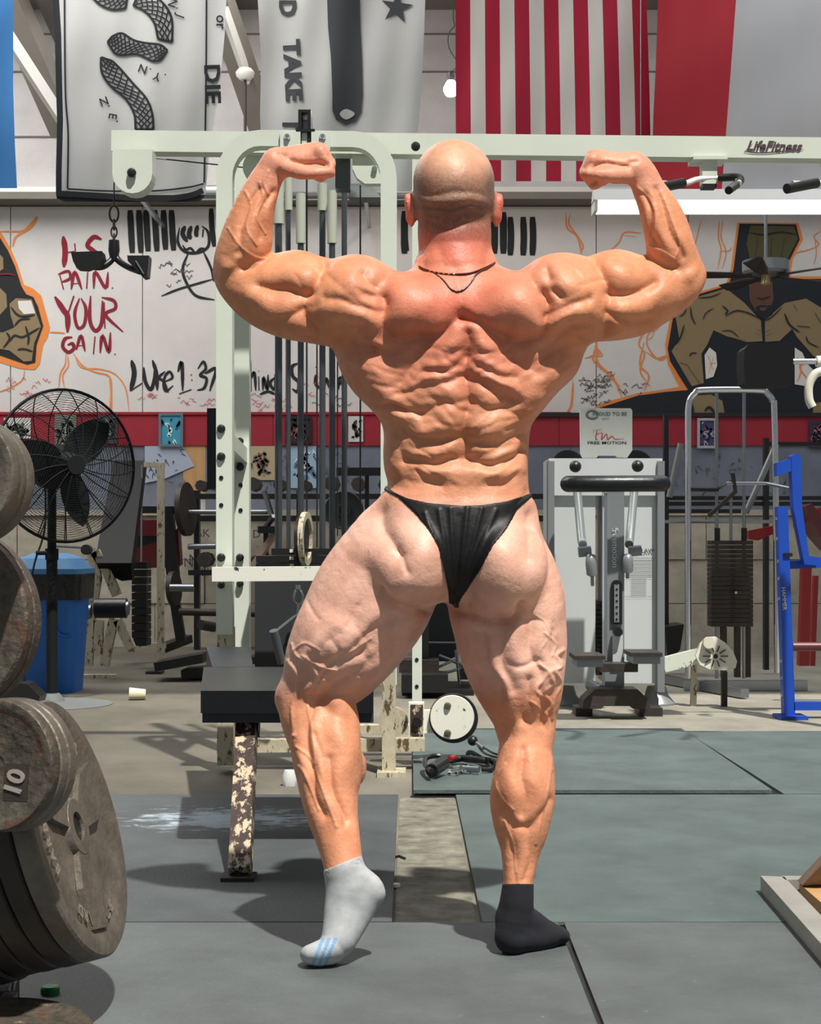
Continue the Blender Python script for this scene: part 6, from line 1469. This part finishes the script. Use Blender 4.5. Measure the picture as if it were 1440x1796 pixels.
# ================================================================ leg curl bench
lc = thing('leg_curl_bench', 'black padded leg curl bench with rollers and flaking cream legs', 'gym machine', fl(180, 1168))
def T4(x, y): return (x/2.994, 600+y/2.994)
one('back_pad', M['deep_vinyl'], lc, lambda bm: poly(bm, [at(*T4(595,622),11.3), at(*T4(752,622),11.3), at(*T4(756,640),11.25), at(*T4(690,1160),10.2), at(*T4(506,1160),10.2), at(*T4(500,1140),10.25)], (0,0,0), (0,.12,-.02)), bevel=.02, smooth=True)
one('pad_end', M['deep_vinyl'], lc, lambda bm: poly(bm, [at(*T4(506,1160),10.2), at(*T4(690,1160),10.2), at(*T4(692,1250),10.3), at(*T4(640,1255),10.3), at(*T4(520,1200),10.3)], (0,0,0), (0,.1,0)), bevel=.012)
for x0, x1, y0, y1 in ((500,665,1345,1450),(412,468,1375,1455)):
    a = T4(x0, (y0+y1)/2); b = T4(x1, (y0+y1)/2); one('foam_roller', M['vinyl'], lc, lambda bm: tube(bm, [at(a[0],a[1],10.1), at(b[0],b[1],10.1)], m_((y1-y0)/2/2.994, 10.1), 18), smooth=True)
    one('roller_cap', M['steel'], lc, lambda bm: tube(bm, [at(b[0],b[1],10.08), at(b[0]+4,b[1],10.08)], .045, 14), smooth=True)
for q in (((480,1085),(510,1240),(478,1440),(462,1700)),((500,1100),(560,1200),(615,1330)),((600,1450),(575,1560),(548,1700)),((520,1460),(515,1640)),((620,1460),(690,1610))):
    P = [at(*T4(*p), 10.3) for p in q]
    one('frame_leg', M['rusty'], lc, lambda bm: sweep(bm, P, .06, .05))
one('foot_rail', M['rusty'], lc, lambda bm: box(bm, at(132,0,10.3).x, at(202,0,10.3).x, 10.28, 10.36, ZC, .01))
one('pivot', M['dark_iron'], lc, lambda bm: pcyl(bm, *T4(460,1090), 10.2, 9, .06, 16))
one('pull_bar', M['steel'], lc, lambda bm: ptube(bm, [(98,957,10.4),(150,960,10.3)], 3, 8), smooth=True)
for i in range(11): one('weight_plate', M['black'], lc, lambda bm: pbox(bm, 231, 986+i*13.5, 257, 998+i*13.5, 11.0, .2))
one('stack_rod', M['steel'], lc, lambda bm: ptube(bm, [(249,815,11.1),(248,986,11.1)], 1.6, 8), smooth=True)
gt = thing('gate_frame', 'thin rust-spotted cream post frame beside the leg curl bench', 'gym machine part', fl(281, 1158))
one('post', M['rusty'], gt, lambda bm: pbox(bm, 275, 812, 287, 1157, 10.6, .05)); one('top_bar', M['rusty'], gt, lambda bm: pbox(bm, 252, 811, 288, 819, 10.62, .05)); one('foot_plate', M['dark_iron'], gt, lambda bm: box(bm, at(272,0,11).x, at(298,0,11).x, 10.6, 10.75, ZC, .006))
one('base_rail', M['rusty'], gt, lambda bm: pbox(bm, 240, 1128, 290, 1138, 11.6, .05)); one('diagonal', M['rusty'], gt, lambda bm: bar(bm, at(205,1085,11.2), at(232,1138,11.6), .05, .05))
# red-seated plate loaded machine
ps = thing('plate_loaded_machine', 'black machine with dark red seat pads and loaded plates', 'gym machine', fl(300, 1133))
DP = 11.9
one('red_pad', mat('deep_red_vinyl', (92,14,22), rough=.4), ps, lambda bm: pbox(bm, 232, 912, 276, 940, DP, .2), bevel=.01)
one('red_pad', mat('deep_red_vinyl2', (92,14,22), rough=.4), ps, lambda bm: ppoly(bm, [(232,965),(300,940),(312,925),(316,990),(308,996),(232,996)], DP+.02, .15), bevel=.01)
one('frame', M['black'], ps, lambda bm: (pbox(bm, 228, 888, 330, 900, DP, .1), pbox(bm, 232, 938, 300, 966, DP+.03, .08), bar(bm, at(293,890,DP), at(304,1010,DP), .09, .09), bar(bm, at(300,1010,DP), at(318,1125,DP), .07, .07)))
one('bench_rail', M['dark_iron'], ps, lambda bm: bar(bm, at(283,1138,DP), at(330,1120,DP+.3), .08, .06))
for x, v, r, w_ in ((326,893,47,8),(305,1032,30,7)):
    one('weight_plate', M['dark_iron'], ps, lambda bm: lathe(bm, [(0,-.025),(r*DP/F,-.02),(r*DP/F,.02),(0,.025)], 28, axisM(at(x, v, DP-.1), (1,-.2,.05))), smooth=True)
one('loading_bar', M['steel'], ps, lambda bm: ptube(bm, [(327,898,DP-.1),(470,898,DP-.1)], 4.2, 12), smooth=True)
one('loading_bar', M['steel'], ps, lambda bm: ptube(bm, [(330,959,DP-.1),(378,958,DP-.1)], 5, 12), smooth=True)
one('loading_bar', M['dark_iron'], ps, lambda bm: ptube(bm, [(314,1073,DP-.2),(450,1076,DP-.2)], 6.5, 12), smooth=True)
one('loading_bar', M['steel'], ps, lambda bm: ptube(bm, [(298,1031,DP-.3),(340,1031,DP-.3)], 7, 12), smooth=True)
one('end_tube', M['black'], ps, lambda bm: (ptube(bm, [(352,1096,10.5),(375,1100,10.6)], 9, 14)), smooth=True)
# dumbbell rack along the wall
dr = thing('dumbbell_rack', 'dark two-rail dumbbell rack along the back wall', 'rack', (at(560,0,12.9).x, 12.9, ZC))
for v in (866, 905, 1000): one('rail', M['black'], dr, lambda bm: pbox(bm, 330, v, 960, v+9, 12.9, .12))
for x in (340, 520, 700, 955): one('upright', M['black'], dr, lambda bm: pbox(bm, x, 860, x+9, 1142, 13.05, .1))
ORD = ['first','second','third','fourth','fifth','sixth','seventh','eighth','ninth','tenth','eleventh','twelfth','thirteenth']
for row, v in ((0, 856), (1, 990)):
    for i in range(13):
        x = 352+i*46+(6 if row else 0)
        if x > 940: continue
        c = at(x, v, 12.92)+Vector((0,0,.03)); rr = .045+.006*((i*7+row*3) % 4)
        o = thing('dumbbell', 'black hex-headed dumbbell, %s from the left on the %s rail of the wall rack' % (ORD[i], 'upper' if row == 0 else 'lower'), 'dumbbell', (c.x, 12.92, c.z-.04), 'dumbbells on the %s rail' % ('upper' if row == 0 else 'lower'))
        for s_ in (0, .2): one('head', M['dark_iron'], o, lambda bm: cyl(bm, c+Vector((0,-.02+s_,rr-.055)), (0,1,0), rr, .07, 8))
        one('grip', M['steel'], o, lambda bm: cyl(bm, c+Vector((0,.05,rr-.055)), (0,1,0), .015, .13, 8))
# flat incline bench and the big plate seen between the rods
ab = thing('incline_bench', 'small black bench on pale diagonal legs seen behind the weight stack', 'bench', fl(460, 1150))
one('pad', M['vinyl'], ab, lambda bm: pbox(bm, 452, 923, 484, 935, 11.4, .5), bevel=.01)
one('back_pad', M['vinyl'], ab, lambda bm: poly(bm, [at(459,862,11.6), at(464,860,11.6), at(478,903,11.5), at(472,905,11.5)], (0,0,0), (0,.2,0)))
one('leg', mat('pinkish_frame', (168,140,128), rough=.5), ab, lambda bm: bar(bm, at(482,935,11.5), at(440,1000,11.6), .04, .04)); one('leg', M['steel'], ab, lambda bm: bar(bm, at(480,905,11.5), at(466,925,11.6), .03, .03))
one('frame', M['dark_iron'], ab, lambda bm: (pbox(bm, 462, 935, 470, 1150, 11.6, .06), box(bm, at(440,0,11.6).x, at(490,0,11.6).x, 11.5, 11.8, ZC, .04)))
bp = thing('bumper_plate', 'big round black plate hung on the rack left of the man\'s hip', 'weight plate', at(603, 928, 10.4))
one('disc', mat('bumper_rubber', (34,38,40), rough=.6), bp, lambda bm: lathe(bm, [(0,.01),(.028,.01),(.03,.02),(.045,.02),(.05,.008),(.105,.008),(.122,.02),(.128,.01),(.128,-.03),(0,-.03)], 40, axisM(at(603, 895, 10.4), (0,-1,0))), smooth=True)
one('hub_ring', M['steel'], bp, lambda bm: pcyl(bm, 603, 895, 10.38, 4, .004, 14))
hk = thing('plate_storage_stand', 'dark stand with crossbar holding the round plate', 'rack', fl(610, 1175))
one('post', M['black'], hk, lambda bm: pbox(bm, 599, 868, 607, 1172, 10.5, .06)); one('crossbar', M['black'], hk, lambda bm: pbox(bm, 590, 820, 700, 834, 10.9, .06)); one('peg', M['steel'], hk, lambda bm: pcyl(bm, 603, 895, 10.5, 3, .14, 10)); one('base', M['black'], hk, lambda bm: box(bm, at(585,0,10.5).x, at(625,0,10.5).x, 10.4, 10.8, ZC, .02))
one('upright', M['black'], hk, lambda bm: pbox(bm, 640, 820, 647, 1130, 10.95, .05))
# clutter seen between the man's legs
lp = thing('low_stack_machine', 'dark low machine with black blocks seen between the man\'s legs', 'gym machine', fl(790, 1190))
one('tower', mat('navy_shroud', (22,30,36), rough=.5), lp, lambda bm: pbox(bm, 742, 1000, 800, 1160, 9.6, .2), bevel=.01)
one('column', mat('slate', (46,54,60), rough=.5), lp, lambda bm: pbox(bm, 738, 1040, 752, 1180, 9.2, .1))
one('block', M['black'], lp, lambda bm: pbox(bm, 704, 1184, 786, 1215, 8.9, .3), bevel=.008)
one('block', M['dark_iron'], lp, lambda bm: pbox(bm, 700, 1158, 770, 1180, 9.1, .2), bevel=.008)
for a, b in (((755,1176),(800,1155)),((760,1186),(808,1172)),((770,1150),(812,1166)),((800,1140),(806,1200))): one('linkage', M['steel'], lp, lambda bm: ptube(bm, [(a[0],a[1],9.3),(b[0],b[1],9.3)], 3, 8), smooth=True)
one('rail', M['steel'], lp, lambda bm: ptube(bm, [(742,1127,9.4),(815,1127,9.4)], 1.6, 8)); one('foot', M['black'], lp, lambda bm: (pbox(bm, 806, 1172, 824, 1192, 9.3, .3)), bevel=.01)
one('base', M['black'], lp, lambda bm: box(bm, at(705,0,9.2).x, at(830,0,9.2).x, 9.1, 9.7, ZC, .02))
# black slabs on the floor
for pts, lab in (([(269,1163),(354,1147),(356,1163),(272,1178)],'black wooden ramp slab leaning on the smaller slab'),([(317,1176),(372,1172),(372,1189),(318,1190)],'small black slab lying on the floor behind the bench')):
    o = one('floor_slab', M['black'], None, lambda bm: poly(bm, [Vector((p.x, p.y, max(p.z, ZC))) for p in [at(x, y, 10.0 if 'ramp' in lab else 10.1) for x, y in pts]], (0,0,0), (0,.35,0)), bevel=.006); tag(o, lab, 'slab')
# dark rubber boot-shaped block by the bin foot
o = one('rubber_block', M['black'], None, lambda bm: poly(bm, [Vector((p.x, p.y, max(p.z, ZC))) for p in [at(x, y, 8.3) for x, y in ((-20,1236),(-10,1212),(36,1198),(48,1200),(70,1222),(66,1236))]], (0,0,0), (0,.16,0)), bevel=.008); tag(o, 'dark rubber wedge lying between the blue bin and the weight plates', 'block')
# litter
c = fl(236, 1224); o = one('paper_cup', mat('cup', (206,196,170), rough=.8), None, lambda bm: lathe(bm, [(.032,0),(.036,0),(.028,.09),(0,.09),(0,.086),(.024,.086),(.032,0)], 20, axisM((c.x-.03, c.y, ZC+.034), (1,.15,-.04))), smooth=True); tag(o, 'crushed cream paper cup lying on the concrete', 'litter')
c = fl(693, 1549); o = one('bottle_cap', mat('cap_white', (226,224,216), rough=.6), None, lambda bm: lathe(bm, [(0,.008),(.012,.008),(.0135,.006),(.0135,0),(0,0)], 18, Matrix.Translation((c.x, c.y, ZC+.003))), smooth=True); tag(o, 'white bottle cap on the bare concrete strip', 'litter')
c = fl(88, 1742); o = one('bottle_cap', mat('cap_green', (10,120,52), rough=.4), None, lambda bm: lathe(bm, [(0,.014),(.015,.014),(.018,.011),(.018,0),(0,0)], 20, Matrix.Translation((c.x, c.y, .0))), smooth=True); tag(o, 'green bottle cap in the shadow of the plates', 'litter')
c = fl(508, 1372); o = one('crumpled_cup', mat('clear_plastic', (206,210,208), rough=.3), None, lambda bm: lathe(bm, [(0,0),(.025,0),(.03,.03),(.02,.055),(.012,.05),(0,.05)], 9, Matrix.Translation((c.x, c.y, ZC))), smooth=True); tag(o, 'crumpled clear plastic cup behind the man\'s calf', 'litter')
for px, py, lab in ((700,1500,'dark twig scrap at the top of the concrete strip'),(676,1612,'black thread scrap at the corner of the concrete strip'),):
    c = fl(px, py); o = one('debris', M['black'], None, lambda bm: tube(bm, [Vector((c.x-.02, c.y, ZC+.005)), Vector((c.x, c.y+.02, ZC+.006)), Vector((c.x+.016, c.y-.01, ZC+.005))], .0035, 6)); tag(o, lab, 'litter')
# ================================================================ plate tree at the left edge
pt = thing('plate_tree', 'dark steel weight plate tree at the left edge of the picture', 'rack', (-1.05, 2.9, 0))
n45 = Vector((.955, -.075, .276)).normalized(); c45 = at(139, 1449, 2.84)
one('post', M['dark_iron'], pt, lambda bm: box(bm, -1.08, -1.0, 2.86, 2.94, .0, 1.35), bevel=.004)
one('base_foot', M['dark_iron'], pt, lambda bm: (box(bm, -1.45, -.72, 2.86, 2.94, 0, .05), box(bm, -1.08, -1.0, 2.55, 3.25, 0, .05)), bevel=.004)
pe = c45-n45*.02; one('peg', M['steel'], pt, lambda bm: tube(bm, [pe-n45*.46, pe], .024, 14), smooth=True)
one('caster_clip', M['steel'], pt, lambda bm: (tube(bm, catmull([at(-4,1690,2.8), at(12,1692,2.8), at(22,1712,2.8), at(20,1736,2.8)], 4), .006, 8), box(bm, at(0,0,2.8).x, at(24,0,2.8).x, 2.78, 2.83, at(0,1765,2.8).z, at(0,1748,2.8).z)), smooth=True)
def faceM(n):
    n = Vector(n).normalized(); x = Vector((0,0,1)).cross(n).normalized(); y = n.cross(x); return Matrix((x, y, n)).transposed().to_4x4()
def plate45(name, c, n, r, th, label, m='iron', face=True, mrim='iron', group='large plates on the low peg', txt=None):
    o = thing(name, label, 'weight plate', c, group); A = axisM(c, n)
    prof = [(.0265,.0),(.05,.0),(.052,-.003),(.055,-.012),(.125,-.014),(.15,-.012),(.178,-.010),(.196,-.004),(.205,.0),(r-.004,.0),(r,-.004),(r,-th+.003),(r-.004,-th),(.0265,-th),(.0265,.0)]
    one('disc', M[m], o, lambda bm: lathe(bm, [(min(a, r), b) for a, b in prof], 72, A), smooth=True)
    if face:
        B = Matrix.Translation(c) @ faceM(n)
        for k in range(3):
            a0 = math.radians(20+120*k)
            def web(bm):
                for s0, s1, e in ((-.32,.32,0),):
                    pts = [Vector((rr*math.cos(a0+s), rr*math.sin(a0+s), 0)) for rr, s in ((.05,-.55),(.12,-.42),(.186,-.20),(.186,.20),(.12,.42),(.05,.55))]
                    poly(bm, [B @ p for p in pts], n*-.013, n*-.001)
            one('web', M[m], o, web, bevel=.002)
        # cast lettering around the rim hollow
        hl = mat('cast_highlight', (150,142,128), rough=.5, metal=.3)
        def arc(t, r0, a_mid, size, up=1):
            d = Decal(lambda u, v, l: B @ Vector((u, -v, .0+l-.002))); d.lift = 0
            n_ = len(t); st_ = size*.82/r0
            for i, ch in enumerate(t):
                a = a_mid+up*(-(i-(n_-1)/2)*st_)
                d.text(ch, r0*math.cos(a), -r0*math.sin(a), size, rot=90*1-math.degrees(a) if up > 0 else -90-math.degrees(a), bold=.03)
            d.done('cast_lettering', hl, o)
        arc('45 LBS', .166, math.radians(75), .034); arc('STANDARD', .166, math.radians(-100), .030); arc('BARBELL', .166, math.radians(170), .030)
        one('bore', M['black'], o, lambda bm: lathe(bm, [(0,-.006),(.0262,-.006),(.0262,-.01),(0,-.01)], 24, A))
    return o
th = .038
plate45('weight_plate', c45, n45, .233, th, 'large worn iron plate outermost on the low peg, face showing')
ords = ['second', 'third', 'fourth', 'fifth', 'sixth', 'seventh', 'eighth']
for i in range(7):
    plate45('weight_plate', c45-n45*(th+.002)*(i+1), n45, .232-(i % 3)*.002, th-.001, 'large dark iron plate, %s from the outer end of the low peg' % ords[i], 'dark_iron', False)
def small_plate(c, n, r, th_, label, m, txt=None, rings=1, group=None):
    o = thing('weight_plate', label, 'weight plate', c, group); A = axisM(c, n)
    pr = [(0,-.002),(.014,-.002),(.016,0),(r*.80,0),(r*.84,.003),(r*.9,.005),(r*.97,.005),(r,.001),(r,-th_+.004),(r*.97,-th_),(0,-th_)]
    one('disc', M[m], o, lambda bm: lathe(bm, pr, 64, A), smooth=True)
    if txt:
        B = Matrix.Translation(c) @ faceM(n)
        one('number_recess', M['dark_iron'], o, lambda bm: box(bm, txt[1]-.022, txt[1]+.022, txt[2]-.028, txt[2]+.030, 0, .0006, B))
        cu = bpy.data.curves.new('t', 'FONT'); cu.body = txt[0]; cu.size = .042; cu.extrude = .0015; cu.align_x = 'CENTER'; cu.align_y = 'CENTER'; cu.offset = .0012; cu.resolution_u = 3
        t = bpy.data.objects.new('t', cu); C.objects.link(t); me = bpy.data.meshes.new_from_object(t.evaluated_get(bpy.context.evaluated_depsgraph_get())); bpy.data.objects.remove(t)
        me.transform(B @ Matrix.Translation((txt[1], txt[2], .002)) @ Matrix.Rotation(math.radians(txt[3]), 4, 'Z')); me.materials.append(mat('cast_number', (170,164,150), rough=.4, metal=.4))
        to = bpy.data.objects.new('cast_number', me); C.objects.link(to); to.parent = o; to.matrix_parent_inverse = PW(o).inverted()
    return o
nt_ = Vector((-.30, -.95, .10)).normalized()
c10 = at(-8, 1342, 2.50)
small_plate(c10, nt_, .104, .022, 'speckled ten pound iron plate with raised number, foremost', 'iron_rust', ('10', .038, -.026, 77), group='small plates on the front peg')
for i in range(2): small_plate(c10-nt_*(.024*(i+1)), nt_, .105+.001*i, .022, ['small iron plate directly behind the ten pound plate', 'hindmost small iron plate behind the ten pound plate'][i], 'iron', group='small plates on the front peg')
one('peg', M['steel'], pt, lambda bm: tube(bm, [c10-nt_*.01, c10-nt_*.09], .014, 10), smooth=True)
nA = Vector((-.2, -.97, .1)).normalized(); cA = at(-79, 836, 2.55)
for i in range(3): small_plate(cA-nA*.026*i, nA, .1035-.002*(i % 2), .024, ['grey ridged plate at eye height on the left edge, front one','grey plate second on the upper left peg','grey plate hindmost on the upper left peg'][i], 'iron', group='plates on the upper peg')
nB = Vector((-.15, -.98, .08)).normalized(); cB = at(-113, 1088, 2.68)
for i in range(2): small_plate(cB-nB*.032*i, nB, .163+.001*i, .03, ['rusty dark plate at mid height on the left edge, front one','rusty dark plate behind the front one at mid height'][i], 'iron_rust', group='plates on the middle peg')
one('peg', M['steel'], pt, lambda bm: tube(bm, [cA-nA*.01, cA-nA*.10], .014, 10), smooth=True); one('peg', M['steel'], pt, lambda bm: tube(bm, [cB-nB*.01, cB-nB*.08], .02, 10), smooth=True)
small_plate(Vector((at(36,0,2.62).x, 2.62, .062)), Vector((.1,-.05,.99)).normalized(), .118, .05, 'reddish brown iron plate lying flat in the bottom left corner', 'iron_rust')
# ================================================================ steel framed platform, lower right
pl = thing('steel_platform', 'flat steel channel frame lying on the mat at lower right', 'platform', fl(1400, 1600))
a = fl(1336, 1562); 
zt2 = .04
A0 = fz(1334, 1536, zt2)
one('front_channel', M['raw_steel'], pl, lambda bm: poly(bm, [Vector((A0[0], A0[1], zt2)), Vector((A0[0]+.055, A0[1]-.01, zt2)), Vector((A0[0]+.01, 2.6, zt2)), Vector((A0[0]-.045, 2.6, zt2))], (0,0,0), (0,0,-zt2+.001)), bevel=.002)
one('rear_channel', M['raw_steel'], pl, lambda bm: box(bm, A0[0]+.05, A0[0]+1.2, A0[1]-.045, A0[1], 0.001, zt2), bevel=.002)
one('wooden_block', M['brown_wood'], pl, lambda bm: poly(bm, [Vector(p) for p in (fz(1398,1545,zt2), (A0[0]+1.0, 4.0, zt2), (A0[0]+1.0, 4.0, .2), fz(1440,1500,.11))], (0,0,0), (0,-.05,0)), bevel=.002)
one('wooden_deck', M['wood'], pl, lambda bm: box(bm, A0[0]+.08, A0[0]+1.1, 2.7, A0[1]-.06, .001, zt2-.006))
